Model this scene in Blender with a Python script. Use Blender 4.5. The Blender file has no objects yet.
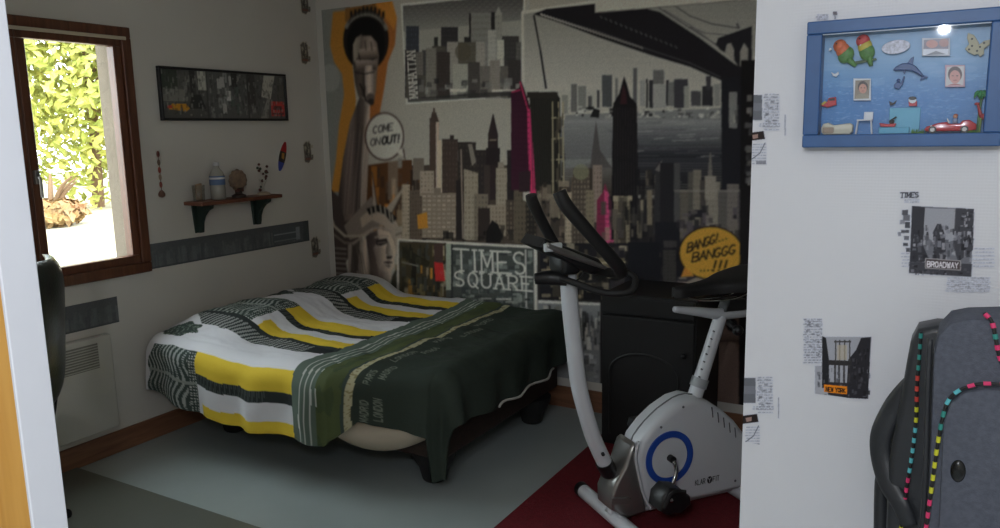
import bpy, bmesh, math, random
import numpy as np
from mathutils import Vector, Matrix, noise

random.seed(7)
SC = bpy.context.scene
COL = SC.collection
PI = math.pi

# ------------------------------------------------------------------ camera
F_PX = 784.1
YAW, PITCH, ROLL = 0.528921, 0.167378, -0.0203258
CAM = np.array([3.56, -3.86, 1.55])


def cam_axes():
    cy, sy = math.cos(YAW), math.sin(YAW)
    f = np.array([-sy * math.cos(PITCH), cy * math.cos(PITCH), -math.sin(PITCH)])
    r = np.array([cy, sy, 0.0])
    u = np.cross(r, f)
    return math.cos(ROLL) * r + math.sin(ROLL) * u, -math.sin(ROLL) * r + math.cos(ROLL) * u, f


AX = cam_axes()
cam_data = bpy.data.cameras.new('camera')
cam_data.sensor_width = 36.0
cam_data.lens = F_PX * 36.0 / 1000.0
cam_data.clip_start = 0.02
cam = bpy.data.objects.new('camera', cam_data)
COL.objects.link(cam)
_r, _u, _f = AX
cam.matrix_world = Matrix(((_r[0], _u[0], -_f[0], CAM[0]), (_r[1], _u[1], -_f[1], CAM[1]),
                           (_r[2], _u[2], -_f[2], CAM[2]), (0, 0, 0, 1)))
SC.camera = cam

# ------------------------------------------------------------------ world and lights
world = bpy.data.worlds.new('sky')
SC.world = world
world.use_nodes = True
_bg = world.node_tree.nodes['Background']
_bg.inputs[0].default_value = (0.86, 0.93, 1.0, 1)
_bg.inputs[1].default_value = 9.0


def light(name, kind, loc, energy, color=(1, 1, 1), size=0.1, direction=None):
    d = bpy.data.lights.new(name, kind)
    d.energy = energy
    d.color = color
    if kind == 'AREA':
        d.size = size
    elif kind == 'SUN':
        d.angle = size
    else:
        d.shadow_soft_size = size
    o = bpy.data.objects.new(name, d)
    o.location = loc
    if direction is not None:
        o.rotation_euler = Vector(direction).to_track_quat('-Z', 'Y').to_euler()
    COL.objects.link(o)
    return o


light('sun', 'SUN', (-6, 0, 8), 3.0, (1.0, 0.93, 0.80), 0.01, (-0.62, 0.45, -0.95))
light('camera_flash', 'POINT', (3.48, -3.93, 1.89), 22.0, (0.90, 0.94, 1.0), 0.012)
light('hall_fill_light', 'AREA', (3.3, -4.9, 2.44), 29.0, (0.91, 0.95, 1.0), 0.5, (0, 0, -1))  # added soft bluish fill behind the camera, no lamp is seen there

SC.view_settings.view_transform = 'Standard'
SC.view_settings.look = 'None'
SC.view_settings.gamma = 1
SC.view_settings.exposure = 0.0
SC.view_settings.use_curve_mapping = False


# ------------------------------------------------------------------ survey: where a sight line meets a wall or floor plane
def at(axis, val, px, py):
    d = AX[0] * ((px - 500) / F_PX) + AX[1] * ((264 - py) / F_PX) + AX[2]
    t = (val - CAM[axis]) / d[axis]
    return CAM + d * t


# ------------------------------------------------------------------ materials
def lin(c):
    c = c / 255.0
    return c / 12.92 if c <= 0.04045 else ((c + 0.055) / 1.055) ** 2.4


def S(r, g, b):
    return (lin(r), lin(g), lin(b))


def mat(name, rgb, rough=0.6, metal=0.0, vary=0.06, scale=8.0, bump=0.0, bscale=60.0, coat=0.0, spec=0.5):
    m = bpy.data.materials.new(name)
    m.use_nodes = True
    nt = m.node_tree
    b = nt.nodes['Principled BSDF']
    b.inputs['Roughness'].default_value = rough
    b.inputs['Metallic'].default_value = metal
    b.inputs['Specular IOR Level'].default_value = spec
    if coat:
        b.inputs['Coat Weight'].default_value = coat
    tc = nt.nodes.new('ShaderNodeTexCoord')
    nz = nt.nodes.new('ShaderNodeTexNoise')
    nz.inputs['Scale'].default_value = scale
    nz.inputs['Detail'].default_value = 4
    nt.links.new(tc.outputs['Object'], nz.inputs['Vector'])
    rp = nt.nodes.new('ShaderNodeValToRGB')
    lo = [max(0, c * (1 - vary)) for c in rgb]
    hi = [min(1, c * (1 + vary)) for c in rgb]
    rp.color_ramp.elements[0].position = 0.3
    rp.color_ramp.elements[0].color = (*lo, 1)
    rp.color_ramp.elements[1].position = 0.7
    rp.color_ramp.elements[1].color = (*hi, 1)
    nt.links.new(nz.outputs['Fac'], rp.inputs['Fac'])
    nt.links.new(rp.outputs['Color'], b.inputs['Base Color'])
    if bump:
        n2 = nt.nodes.new('ShaderNodeTexNoise')
        n2.inputs['Scale'].default_value = bscale
        n2.inputs['Detail'].default_value = 3
        nt.links.new(tc.outputs['Object'], n2.inputs['Vector'])
        bp = nt.nodes.new('ShaderNodeBump')
        bp.inputs['Strength'].default_value = bump
        bp.inputs['Distance'].default_value = 0.01
        nt.links.new(n2.outputs['Fac'], bp.inputs['Height'])
        nt.links.new(bp.outputs['Normal'], b.inputs['Normal'])
    return m


def wood(name, c1, c2, rough=0.45, axis='Y', scale=3.0):
    m = bpy.data.materials.new(name)
    m.use_nodes = True
    nt = m.node_tree
    b = nt.nodes['Principled BSDF']
    b.inputs['Roughness'].default_value = rough
    tc = nt.nodes.new('ShaderNodeTexCoord')
    mp = nt.nodes.new('ShaderNodeMapping')
    st = {'X': (0.08, 1, 1), 'Y': (1, 0.08, 1), 'Z': (1, 1, 0.08)}[axis]
    mp.inputs['Scale'].default_value = [s * scale * 8 for s in st]
    nz = nt.nodes.new('ShaderNodeTexNoise')
    nz.inputs['Scale'].default_value = 2.0
    nz.inputs['Detail'].default_value = 6
    nz.inputs['Distortion'].default_value = 0.6
    rp = nt.nodes.new('ShaderNodeValToRGB')
    rp.color_ramp.elements[0].position = 0.3
    rp.color_ramp.elements[0].color = (*c1, 1)
    rp.color_ramp.elements[1].position = 0.7
    rp.color_ramp.elements[1].color = (*c2, 1)
    nt.links.new(tc.outputs['Object'], mp.inputs['Vector'])
    nt.links.new(mp.outputs['Vector'], nz.inputs['Vector'])
    nt.links.new(nz.outputs['Fac'], rp.inputs['Fac'])
    nt.links.new(rp.outputs['Color'], b.inputs['Base Color'])
    return m


def inked(name, rough=0.7, bump=0.0, bscale=200.0, spec=0.3, coat=0.0):
    """printed surface: the colours are carried by the mesh"""
    m = bpy.data.materials.new(name)
    m.use_nodes = True
    nt = m.node_tree
    b = nt.nodes['Principled BSDF']
    b.inputs['Roughness'].default_value = rough
    b.inputs['Specular IOR Level'].default_value = spec
    if coat:
        b.inputs['Coat Weight'].default_value = coat
    a = nt.nodes.new('ShaderNodeAttribute')
    a.attribute_name = 'ink'
    nt.links.new(a.outputs['Color'], b.inputs['Base Color'])
    if bump:
        tc = nt.nodes.new('ShaderNodeTexCoord')
        n2 = nt.nodes.new('ShaderNodeTexNoise')
        n2.inputs['Scale'].default_value = bscale
        nt.links.new(tc.outputs['Object'], n2.inputs['Vector'])
        bp = nt.nodes.new('ShaderNodeBump')
        bp.inputs['Strength'].default_value = bump
        bp.inputs['Distance'].default_value = 0.004
        nt.links.new(n2.outputs['Fac'], bp.inputs['Height'])
        nt.links.new(bp.outputs['Normal'], b.inputs['Normal'])
    return m


def textured_paper(name, rgb, rough):
    """white wall covering with a fine embossed square weave"""
    m = mat(name, rgb, rough, vary=0.015, scale=2.0, spec=0.5)
    nt = m.node_tree
    b = nt.nodes['Principled BSDF']
    tc = nt.nodes.new('ShaderNodeTexCoord')
    sp = nt.nodes.new('ShaderNodeSeparateXYZ')
    nt.links.new(tc.outputs['Object'], sp.inputs[0])
    hs = []
    for ax in ('X', 'Z'):
        mu = nt.nodes.new('ShaderNodeMath'); mu.operation = 'MULTIPLY'; mu.inputs[1].default_value = 2 * PI / 0.006
        si = nt.nodes.new('ShaderNodeMath'); si.operation = 'SINE'
        nt.links.new(sp.outputs[ax], mu.inputs[0])
        nt.links.new(mu.outputs[0], si.inputs[0])
        hs.append(si)
    ad = nt.nodes.new('ShaderNodeMath'); ad.operation = 'ADD'
    nt.links.new(hs[0].outputs[0], ad.inputs[0])
    nt.links.new(hs[1].outputs[0], ad.inputs[1])
    bp = nt.nodes.new('ShaderNodeBump')
    bp.inputs['Strength'].default_value = 0.12
    bp.inputs['Distance'].default_value = 0.0006
    nt.links.new(ad.outputs[0], bp.inputs['Height'])
    nt.links.new(bp.outputs['Normal'], b.inputs['Normal'])
    return m


def glassy(name, tint=(1, 1, 1), gloss=0.12, rough=0.02):
    m = bpy.data.materials.new(name)
    m.use_nodes = True
    nt = m.node_tree
    nt.nodes.remove(nt.nodes['Principled BSDF'])
    out = nt.nodes['Material Output']
    t = nt.nodes.new('ShaderNodeBsdfTransparent')
    t.inputs[0].default_value = (*tint, 1)
    g = nt.nodes.new('ShaderNodeBsdfGlossy')
    g.inputs['Roughness'].default_value = rough
    mx = nt.nodes.new('ShaderNodeMixShader')
    mx.inputs[0].default_value = gloss
    nt.links.new(t.outputs[0], mx.inputs[1])
    nt.links.new(g.outputs[0], mx.inputs[2])
    nt.links.new(mx.outputs[0], out.inputs['Surface'])
    return m


M = {}
M['wall'] = mat('painted_wallpaper', S(214, 210, 203), 0.75, vary=0.02, scale=3, bump=0.05, bscale=150)
M['part'] = textured_paper('embossed_white_paper', S(226, 227, 233), 0.42)
M['ceiling'] = mat('ceiling_white', S(235, 233, 228), 0.8, vary=0.01)
M['floor'] = mat('grey_vinyl', S(166, 176, 176), 0.36, vary=0.06, scale=2.5)
M['mat'] = mat('olive_grey_vinyl', S(100, 102, 94), 0.34, vary=0.10, scale=1.6)
M['skirt'] = wood('orange_pine', S(118, 82, 62), S(150, 106, 80), 0.4, 'Y')
M['winwood'] = wood('brown_window_wood', S(84, 50, 36), S(116, 72, 50), 0.38, 'Z')
M['pine'] = wood('honey_pine', S(214, 150, 62), S(236, 180, 92), 0.35, 'Z', 2.0)
M['white_gloss'] = mat('white_gloss_paint', S(232, 234, 242), 0.3, vary=0.01)
M['white_plastic'] = mat('white_shell_plastic', S(205, 208, 214), 0.35, vary=0.01)
M['silver'] = mat('silver_plastic', S(150, 148, 146), 0.3, 0.75, vary=0.03)
M['chrome'] = mat('chrome', S(200, 200, 200), 0.12, 1.0, vary=0.01)
M['blue_plastic'] = mat('blue_plastic', S(38, 78, 170), 0.4, vary=0.02)
M['black'] = mat('black_plastic', S(26, 26, 28), 0.4, vary=0.1)
M['black_soft'] = mat('black_vinyl', S(30, 29, 30), 0.6, vary=0.1, bump=0.1)
M['black_matt'] = mat('black_laminate', S(17, 16, 19), 0.6, vary=0.12, scale=3)
M['dark_green_leather'] = mat('dark_green_leather', S(38, 48, 44), 0.28, vary=0.08, bump=0.15, bscale=90)
M['darkwood'] = wood('dark_brown_base', S(40, 30, 26), S(58, 42, 36), 0.6, 'X')
M['sheet'] = mat('cream_sheet', S(196, 184, 164), 0.85, vary=0.04, bump=0.2, bscale=20)
M['red_rug'] = mat('dark_red_pile', S(112, 16, 30), 0.95, vary=0.18, scale=60, bump=0.6, bscale=300)
M['radiator'] = mat('radiator_enamel', S(205, 203, 196), 0.45, vary=0.01)
M['green_bracket'] = mat('dark_green_paint', S(42, 58, 52), 0.5)
M['brown_shelf'] = wood('red_brown_shelf', S(96, 56, 40), S(128, 78, 58), 0.5, 'Y')
M['pane'] = glassy('window_glass', (0.97, 1.0, 0.98), 0.04)
M['box_glass'] = glassy('display_glass', (0.97, 0.98, 1.0), 0.035, 0.022)
M['blue_frame'] = mat('blue_painted_frame', S(54, 94, 148), 0.42, vary=0.08, scale=25)
M['print'] = inked('printed_paper', 0.72)
M['decal'] = inked('printed_wallpaper', 0.6)
M['gloss_print'] = inked('glossy_photo', 0.35, spec=0.5)
M['duvet'] = inked('printed_cotton', 0.85, bump=0.35, bscale=45, spec=0.2)
M['bolt_grey'] = mat('bolt_grey', S(90, 92, 96), .5)
M['plaster'] = mat('outer_plaster', S(120, 108, 94), 0.9, vary=0.05, bump=0.3, bscale=40)


# ------------------------------------------------------------------ mesh helpers
def finish(name, bm, m=None, parent=None, world=False, smooth=False, autosmooth=None, origin=None):
    me = bpy.data.meshes.new(name)
    off = None
    if origin is not None:
        off = Vector(origin)
    elif world and parent is not None:
        off = parent_world(parent)
    if off is not None:
        bmesh.ops.translate(bm, verts=bm.verts, vec=-off)
    bm.normal_update()
    bm.to_mesh(me)
    bm.free()
    if m:
        me.materials.append(m)
    if smooth:
        me.polygons.foreach_set('use_smooth', [True] * len(me.polygons))
        if autosmooth:
            try:
                me.set_sharp_from_angle(angle=math.radians(autosmooth))
            except Exception:
                pass
    o = bpy.data.objects.new(name, me)
    COL.objects.link(o)
    if parent:
        o.parent = parent
    elif origin is not None:
        o.location = origin
    return o


def parent_world(p):
    v = Vector((0, 0, 0))
    while p is not None:
        v += p.location
        p = p.parent
    return v


def thing(name, label, cat, loc=(0, 0, 0), rotz=0.0, group=None):
    o = bpy.data.objects.new(name, None)
    o.empty_display_size = 0.05
    COL.objects.link(o)
    o.location = loc
    o.rotation_euler = (0, 0, rotz)
    tag(o, label, cat, group)
    return o


def tag(o, label, cat, group=None, kind=None):
    if label:
        o['label'] = label
    if cat:
        o['category'] = cat
    if group:
        o['group'] = group
    if kind:
        o['kind'] = kind
    return o


def structure(o):
    o['kind'] = 'structure'
    return o


def new():
    return bmesh.new()


def box(bm, x0, x1, y0, y1, z0, z1, bev=0.0, seg=2):
    r = bmesh.ops.create_cube(bm, size=1.0)
    vs = r['verts']
    for v in vs:
        v.co = Vector((x0 + (v.co.x + .5) * (x1 - x0), y0 + (v.co.y + .5) * (y1 - y0), z0 + (v.co.z + .5) * (z1 - z0)))
    if bev:
        es = list({e for v in vs for e in v.link_edges})
        bmesh.ops.bevel(bm, geom=es, offset=bev, segments=seg, profile=0.5, affect='EDGES')
    return bm


def cyl(bm, p0, p1, r0, r1=None, n=16, cap=True):
    p0, p1 = Vector(p0), Vector(p1)
    r1 = r0 if r1 is None else r1
    d = p1 - p0
    q = d.to_track_quat('Z', 'Y').to_matrix().to_4x4()
    mt = Matrix.Translation((p0 + p1) / 2) @ q
    bmesh.ops.create_cone(bm, cap_ends=cap, segments=n, radius1=r0, radius2=r1, depth=d.length, matrix=mt)
    return bm


def ball(bm, c, r, sc=(1, 1, 1), n=14, rot=None):
    mt = Matrix.Translation(Vector(c))
    if rot:
        mt = mt @ rot
    mt = mt @ Matrix.Diagonal((r * sc[0], r * sc[1], r * sc[2], 1))
    bmesh.ops.create_uvsphere(bm, u_segments=n, v_segments=max(6, n * 2 // 3), radius=1, matrix=mt)
    return bm


def smoothpath(pts, sub=6):
    P = [Vector(p) for p in pts]
    out = []
    for i in range(len(P) - 1):
        p0 = P[max(i - 1, 0)]; p1 = P[i]; p2 = P[i + 1]; p3 = P[min(i + 2, len(P) - 1)]
        for k in range(sub):
            t = k / sub
            out.append(0.5 * ((2 * p1) + (-p0 + p2) * t + (2 * p0 - 5 * p1 + 4 * p2 - p3) * t * t + (-p0 + 3 * p1 - 3 * p2 + p3) * t ** 3))
    out.append(P[-1])
    return out


def tube(bm, pts, r, n=12, sub=6, rz=None, smooth_path=True):
    """round tube along a path; r a number or one per control point"""
    P = smoothpath(pts, sub) if smooth_path else [Vector(p) for p in pts]
    if isinstance(r, (int, float)):
        R = [r] * len(P)
    else:
        R = []
        m = len(r) - 1
        for i in range(len(P)):
            t = i / (len(P) - 1) * m
            k = min(int(t), m - 1)
            R.append(r[k] + (r[k + 1] - r[k]) * (t - k))
    rings = []
    up = Vector((0, 0, 1))
    prev = None
    for i, p in enumerate(P):
        d = (P[min(i + 1, len(P) - 1)] - P[max(i - 1, 0)]).normalized()
        if prev is None:
            a = d.cross(up)
            if a.length < 1e-3:
                a = d.cross(Vector((1, 0, 0)))
            a.normalize()
        else:
            a = (prev - d * prev.dot(d)).normalized()
        prev = a
        b = d.cross(a).normalized()
        rings.append([bm.verts.new(p + (a * math.cos(2 * PI * k / n) * R[i]) + (b * math.sin(2 * PI * k / n) * R[i] * (rz or 1))) for k in range(n)])
    for i in range(len(rings) - 1):
        for k in range(n):
            bm.faces.new((rings[i][k], rings[i][(k + 1) % n], rings[i + 1][(k + 1) % n], rings[i + 1][k]))
    bm.faces.new(rings[0][::-1])
    bm.faces.new(rings[-1])
    return bm


def prism(bm, poly, plane, lo, hi, bev=0.0, seg=2):
    """poly in a plane ('xz','yz','xy') pushed from lo to hi along the third axis"""
    def put(a, b, c):
        return {'xz': (a, c, b), 'yz': (c, a, b), 'xy': (a, b, c)}[plane]
    va = [bm.verts.new(put(a, b, lo)) for a, b in poly]
    vb = [bm.verts.new(put(a, b, hi)) for a, b in poly]
    n = len(poly)
    fs = [bm.faces.new(va), bm.faces.new(vb[::-1])]
    for i in range(n):
        fs.append(bm.faces.new((va[i], vb[i], vb[(i + 1) % n], va[(i + 1) % n])))
    bmesh.ops.recalc_face_normals(bm, faces=fs)
    if bev:
        es = list(set(fs[0].edges) | set(fs[1].edges))
        bmesh.ops.bevel(bm, geom=es, offset=bev, segments=seg, profile=0.5, affect='EDGES')
    return bm


def lathe(bm, prof, c, n=20):
    c = Vector(c)
    rings = []
    for r, z in prof:
        rings.append([bm.verts.new(c + Vector((r * math.cos(2 * PI * k / n), r * math.sin(2 * PI * k / n), z))) for k in range(n)])
    for i in range(len(rings) - 1):
        for k in range(n):
            bm.faces.new((rings[i][k], rings[i][(k + 1) % n], rings[i + 1][(k + 1) % n], rings[i + 1][k]))
    bm.faces.new(rings[0][::-1])
    bm.faces.new(rings[-1])
    return bm


def ellipse(cx, cy, rx, ry, n=28, rot=0.0):
    c, s = math.cos(rot), math.sin(rot)
    return [(cx + rx * math.cos(a) * c - ry * math.sin(a) * s, cy + rx * math.cos(a) * s + ry * math.sin(a) * c)
            for a in [2 * PI * k / n for k in range(n)]]


# ------------------------------------------------------------------ printing: colour canvas in wall metres
def rgb255(c, k):
    a = np.array([lin(v) / k for v in c])
    return a * min(1.0, 0.85 / max(a.max(), 1e-6))


class Canvas:
    def __init__(s, u0, u1, v0, v1, cell, T=None, k=1.0, base=(200, 200, 200)):
        s.u0, s.u1, s.v0, s.v1 = u0, u1, v0, v1
        s.nu = int(round((u1 - u0) / cell)) + 1
        s.nv = int(round((v1 - v0) / cell)) + 1
        s.U = np.linspace(u0, u1, s.nu)
        s.V = np.linspace(v0, v1, s.nv)
        s.du = s.U[1] - s.U[0]
        s.dv = s.V[1] - s.V[0]
        s.T = T or (lambda p: p)
        s.k = k
        s.img = np.tile(rgb255(base, k), (s.nv, s.nu, 1))
        s.mask = np.zeros((s.nv, s.nu))

    def cover(s, P):
        iu0 = max(0, int((P[:, 0].min() - s.u0) / s.du) - 1); iu1 = min(s.nu, int((P[:, 0].max() - s.u0) / s.du) + 3)
        iv0 = max(0, int((P[:, 1].min() - s.v0) / s.dv) - 1); iv1 = min(s.nv, int((P[:, 1].max() - s.v0) / s.dv) + 3)
        if iu1 <= iu0 or iv1 <= iv0:
            return None
        acc = np.zeros((iv1 - iv0, iu1 - iu0))
        n = len(P)
        for ox in (-.25, .25):
            for oy in (-.25, .25):
                uu = (s.U[iu0:iu1] + ox * s.du)[None, :]
                vv = (s.V[iv0:iv1] + oy * s.dv)[:, None]
                ins = np.zeros(acc.shape, bool)
                for i in range(n):
                    x0, y0 = P[i]; x1, y1 = P[(i + 1) % n]
                    if y0 == y1:
                        continue
                    c = ((y0 > vv) != (y1 > vv)) & (uu < (x1 - x0) * (vv - y0) / (y1 - y0) + x0)
                    ins ^= c
                acc += ins
        return iu0, iu1, iv0, iv1, acc / 4

    def poly(s, pts, c, alpha=1.0, noise_=0.0):
        P = np.array([s.T(p) for p in pts])
        r = s.cover(P)
        if r is None:
            return
        a0, a1, b0, b1, cv = r
        col = rgb255(c, s.k) if not isinstance(c, np.ndarray) else c
        w = (cv * alpha)[..., None]
        if noise_:
            w = w * (1 - noise_ * RNG.random(cv.shape)[..., None])
        s.img[b0:b1, a0:a1] = s.img[b0:b1, a0:a1] * (1 - w) + col * w
        s.mask[b0:b1, a0:a1] = np.maximum(s.mask[b0:b1, a0:a1], cv * alpha)

    def rect(s, x0, x1, y0, y1, c, alpha=1.0, noise_=0.0):
        s.poly([(x0, y0), (x1, y0), (x1, y1), (x0, y1)], c, alpha, noise_)

    def ell(s, cx, cy, rx, ry, c, alpha=1.0, rot=0.0):
        s.poly(ellipse(cx, cy, rx, ry, 28, rot), c, alpha)

    def line(s, pts, w, c, alpha=1.0):
        for i in range(len(pts) - 1):
            (x0, y0), (x1, y1) = pts[i], pts[i + 1]
            L = math.hypot(x1 - x0, y1 - y0) or 1e-9
            nx, ny = -(y1 - y0) / L * w / 2, (x1 - x0) / L * w / 2
            ex, ey = (x1 - x0) / L * w * .35, (y1 - y0) / L * w * .35
            s.poly([(x0 + nx - ex, y0 + ny - ey), (x1 + nx + ex, y1 + ny + ey), (x1 - nx + ex, y1 - ny + ey), (x0 - nx - ex, y0 - ny - ey)], c, alpha)

    def grad(s, pts, c0, c1, y0, y1):
        """vertical ink gradient inside a shape, in bands"""
        n = 14
        for i in range(n):
            t0, t1 = i / n, (i + 1) / n
            ya, yb = y0 + (y1 - y0) * t0, y0 + (y1 - y0) * t1
            c = [c0[j] + (c1[j] - c0[j]) * (i + .5) / n for j in range(3)]
            clip = clip_band(pts, ya, yb)
            if len(clip) > 2:
                s.poly(clip, c)

    def grad2(s, pts, p0, p1, stops, alpha=1.0):
        """ink blend inside a shape along the line p0-p1"""
        P = np.array([s.T(p) for p in pts])
        r = s.cover(P)
        if r is None:
            return
        a0, a1, b0, b1, cv_ = r
        A = np.array(s.T(p0)); B = np.array(s.T(p1)); D = B - A
        uu, vv = np.meshgrid(s.U[a0:a1], s.V[b0:b1])
        t = np.clip(((uu - A[0]) * D[0] + (vv - A[1]) * D[1]) / (D @ D), 0, 1)
        cols = np.array([rgb255(c, s.k) for c in stops]); ts = np.linspace(0, 1, len(stops))
        col = np.stack([np.interp(t, ts, cols[:, j]) for j in range(3)], -1)
        w = (cv_ * alpha)[..., None]
        s.img[b0:b1, a0:a1] = s.img[b0:b1, a0:a1] * (1 - w) + col * w

    def soften(s, x0, x1, y0, y1, n=1):
        P = np.array([s.T(p) for p in ((x0, y0), (x1, y0), (x1, y1), (x0, y1))])
        a0 = max(1, int((P[:, 0].min() - s.u0) / s.du)); a1 = min(s.nu - 1, int((P[:, 0].max() - s.u0) / s.du))
        b0 = max(1, int((P[:, 1].min() - s.v0) / s.dv)); b1 = min(s.nv - 1, int((P[:, 1].max() - s.v0) / s.dv))
        for _ in range(n):
            m = s.img
            k = (m[b0:b1, a0:a1] * 4 + (m[b0 - 1:b1 - 1, a0:a1] + m[b0 + 1:b1 + 1, a0:a1] + m[b0:b1, a0 - 1:a1 - 1] + m[b0:b1, a0 + 1:a1 + 1]) * 2
                 + m[b0 - 1:b1 - 1, a0 - 1:a1 - 1] + m[b0 + 1:b1 + 1, a0 + 1:a1 + 1] + m[b0 - 1:b1 - 1, a0 + 1:a1 + 1] + m[b0 + 1:b1 + 1, a0 - 1:a1 - 1]) / 16
            s.img[b0:b1, a0:a1] = k

    def text(s, txt, x, y, h, w, c, lw, adv=1.25, slab=False, skew=0.0, dx=(1, 0), dy=(0, 1)):
        """stroke lettering; (x,y) is the bottom left, dy points up the letter"""
        cx = 0.0
        for ch in txt:
            if ch == ' ':
                cx += w * 0.9
                continue
            for st in GLYPH[ch.upper()]:
                pp = []
                for gx, gy in st:
                    a = cx + gx / 4 * w + skew * gy / 6 * h
                    b = gy / 6 * h
                    pp.append((x + a * dx[0] + b * dy[0], y + a * dx[1] + b * dy[1]))
                s.line(pp, lw, c)
                if slab:
                    for gx, gy in (st[0], st[-1]):
                        if gy in (0, 6):
                            a = cx + gx / 4 * w; b = gy / 6 * h; q = w * 0.2
                            s.line([(x + (a - q) * dx[0] + b * dy[0], y + (a - q) * dx[1] + b * dy[1]),
                                    (x + (a + q) * dx[0] + b * dy[0], y + (a + q) * dx[1] + b * dy[1])], lw * .9, c)
            cx += w * (adv if ch not in 'I!.,1' else adv * 0.6)
        return cx

    def build(s, name, pos, m, parent=None, cut=False, thick=None, grain=0.0, origin=None):
        if grain:
            g = RNG.random((s.nv, s.nu, 1)) * 2 - 1
            s.img = np.clip(s.img * (1 + grain * g), 0, 0.95)
        uu, vv = np.meshgrid(s.U, s.V)
        co = pos(uu, vv)
        co = np.stack(co, -1).reshape(-1, 3)
        if parent is not None:
            co = co - np.array(parent_world(parent))
        if origin is not None:
            co = co - np.array(origin)
        idx = np.arange(s.nu * s.nv).reshape(s.nv, s.nu)
        q = np.stack([idx[:-1, :-1], idx[:-1, 1:], idx[1:, 1:], idx[1:, :-1]], -1).reshape(-1, 4)
        if cut:
            mk = s.mask
            keep = (np.maximum.reduce([mk[:-1, :-1], mk[:-1, 1:], mk[1:, 1:], mk[1:, :-1]]) > 0.02).reshape(-1)
            q = q[keep]
            used = np.unique(q)
            remap = -np.ones(len(co), int); remap[used] = np.arange(len(used))
            co = co[used]; q = remap[q]
            colr = s.img.reshape(-1, 3)[used]
        else:
            colr = s.img.reshape(-1, 3)
        me = bpy.data.meshes.new(name)
        me.vertices.add(len(co)); me.vertices.foreach_set('co', co.astype(np.float32).ravel())
        me.loops.add(q.size); me.loops.foreach_set('vertex_index', q.astype(np.int32).ravel())
        me.polygons.add(len(q)); me.polygons.foreach_set('loop_start', np.arange(0, q.size, 4, dtype=np.int32))
        me.update(calc_edges=True)
        at_ = me.color_attributes.new('ink', 'FLOAT_COLOR', 'POINT')
        at_.data.foreach_set('color', np.concatenate([colr, np.ones((len(colr), 1))], 1).astype(np.float32).ravel())
        me.materials.append(m)
        o = bpy.data.objects.new(name, me)
        COL.objects.link(o)
        if parent:
            o.parent = parent
        elif origin is not None:
            o.location = origin
        return o


def clip_band(pts, ya, yb):
    def half(P, f, cut):
        out = []
        for i in range(len(P)):
            a, b = P[i], P[(i + 1) % len(P)]
            fa, fb = f(a[1]), f(b[1])
            if fa:
                out.append(a)
            if fa != fb and a[1] != b[1]:
                t = (cut - a[1]) / (b[1] - a[1])
                out.append((a[0] + (b[0] - a[0]) * t, cut))
        return out
    lo, hi = min(ya, yb), max(ya, yb)
    P = half(list(pts), lambda y: y >= lo, lo)
    return half(P, lambda y: y <= hi, hi) if P else []


RNG = np.random.default_rng(5)


def arc(cx, cy, rx, ry, a0, a1, n=10):
    return [(cx + rx * math.cos(math.radians(a0 + (a1 - a0) * i / n)), cy + ry * math.sin(math.radians(a0 + (a1 - a0) * i / n))) for i in range(n + 1)]


GLYPH = {
    'A': [[(0, 0), (2, 6)], [(4, 0), (2, 6)], [(.8, 2.2), (3.2, 2.2)]],
    'B': [[(0, 0), (0, 6)], [(0, 6)] + arc(2, 4.5, 1.7, 1.5, 90, -90) + [(0, 3)], [(0, 3)] + arc(2.2, 1.5, 1.8, 1.5, 90, -90) + [(0, 0)]],
    'C': [arc(2, 3, 2, 3, 50, 310, 14)],
    'D': [[(0, 0), (0, 6)], [(0, 6)] + arc(1.5, 3, 2.5, 3, 90, -90) + [(0, 0)]],
    'E': [[(0, 0), (0, 6)], [(0, 6), (4, 6)], [(0, 3), (3, 3)], [(0, 0), (4, 0)]],
    'F': [[(0, 0), (0, 6)], [(0, 6), (4, 6)], [(0, 3), (3, 3)]],
    'G': [arc(2, 3, 2, 3, 50, 340, 14) + [(2.2, 2.6)]],
    'H': [[(0, 0), (0, 6)], [(4, 0), (4, 6)], [(0, 3), (4, 3)]],
    'I': [[(1, 0), (1, 6)]],
    'K': [[(0, 0), (0, 6)], [(4, 6), (0, 2.6)], [(1.2, 3.5), (4, 0)]],
    'L': [[(0, 6), (0, 0)], [(0, 0), (4, 0)]],
    'M': [[(0, 0), (0, 6)], [(0, 6), (2, 1.5), (4, 6)], [(4, 6), (4, 0)]],
    'N': [[(0, 0), (0, 6)], [(0, 6), (4, 0)], [(4, 0), (4, 6)]],
    'O': [arc(2, 3, 2, 3, 0, 360, 18)],
    'P': [[(0, 0), (0, 6)], [(0, 6)] + arc(2, 4.4, 1.9, 1.6, 90, -90) + [(0, 2.8)]],
    'Q': [arc(2, 3, 2, 3, 0, 360, 18), [(2.3, 1.5), (4.2, -.5)]],
    'R': [[(0, 0), (0, 6)], [(0, 6)] + arc(2, 4.4, 1.9, 1.6, 90, -90) + [(0, 2.8)], [(1.8, 2.8), (4, 0)]],
    'S': [arc(2, 4.5, 1.9, 1.5, 40, 270, 10) + arc(2, 1.5, 1.9, 1.5, 90, -140, 10)],
    'T': [[(2, 0), (2, 6)], [(0, 6), (4, 6)]],
    'U': [[(0, 6), (0, 2)] + arc(2, 2, 2, 2, 180, 360, 8) + [(4, 6)]],
    'W': [[(0, 6), (1, 0), (2, 4.5), (3, 0), (4, 6)]],
    'Y': [[(0, 6), (2, 3), (4, 6)], [(2, 3), (2, 0)]],
    '!': [[(1, 6), (.8, 1.8)], [(.7, .4), (.7, 0)]],
    '.': [[(.8, .4), (.8, 0)]],
}

# ================================================================== THE SETTING
RX = 4.7       # right wall
YB = -6.2      # wall behind the camera
HC = 2.52
PY = -2.15     # face of the white partition
PX0 = 3.181    # its free edge
# window opening in the left wall
WY0, WY1, WZ0, WZ1 = -2.46, -1.335, 0.88, 2.085

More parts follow.
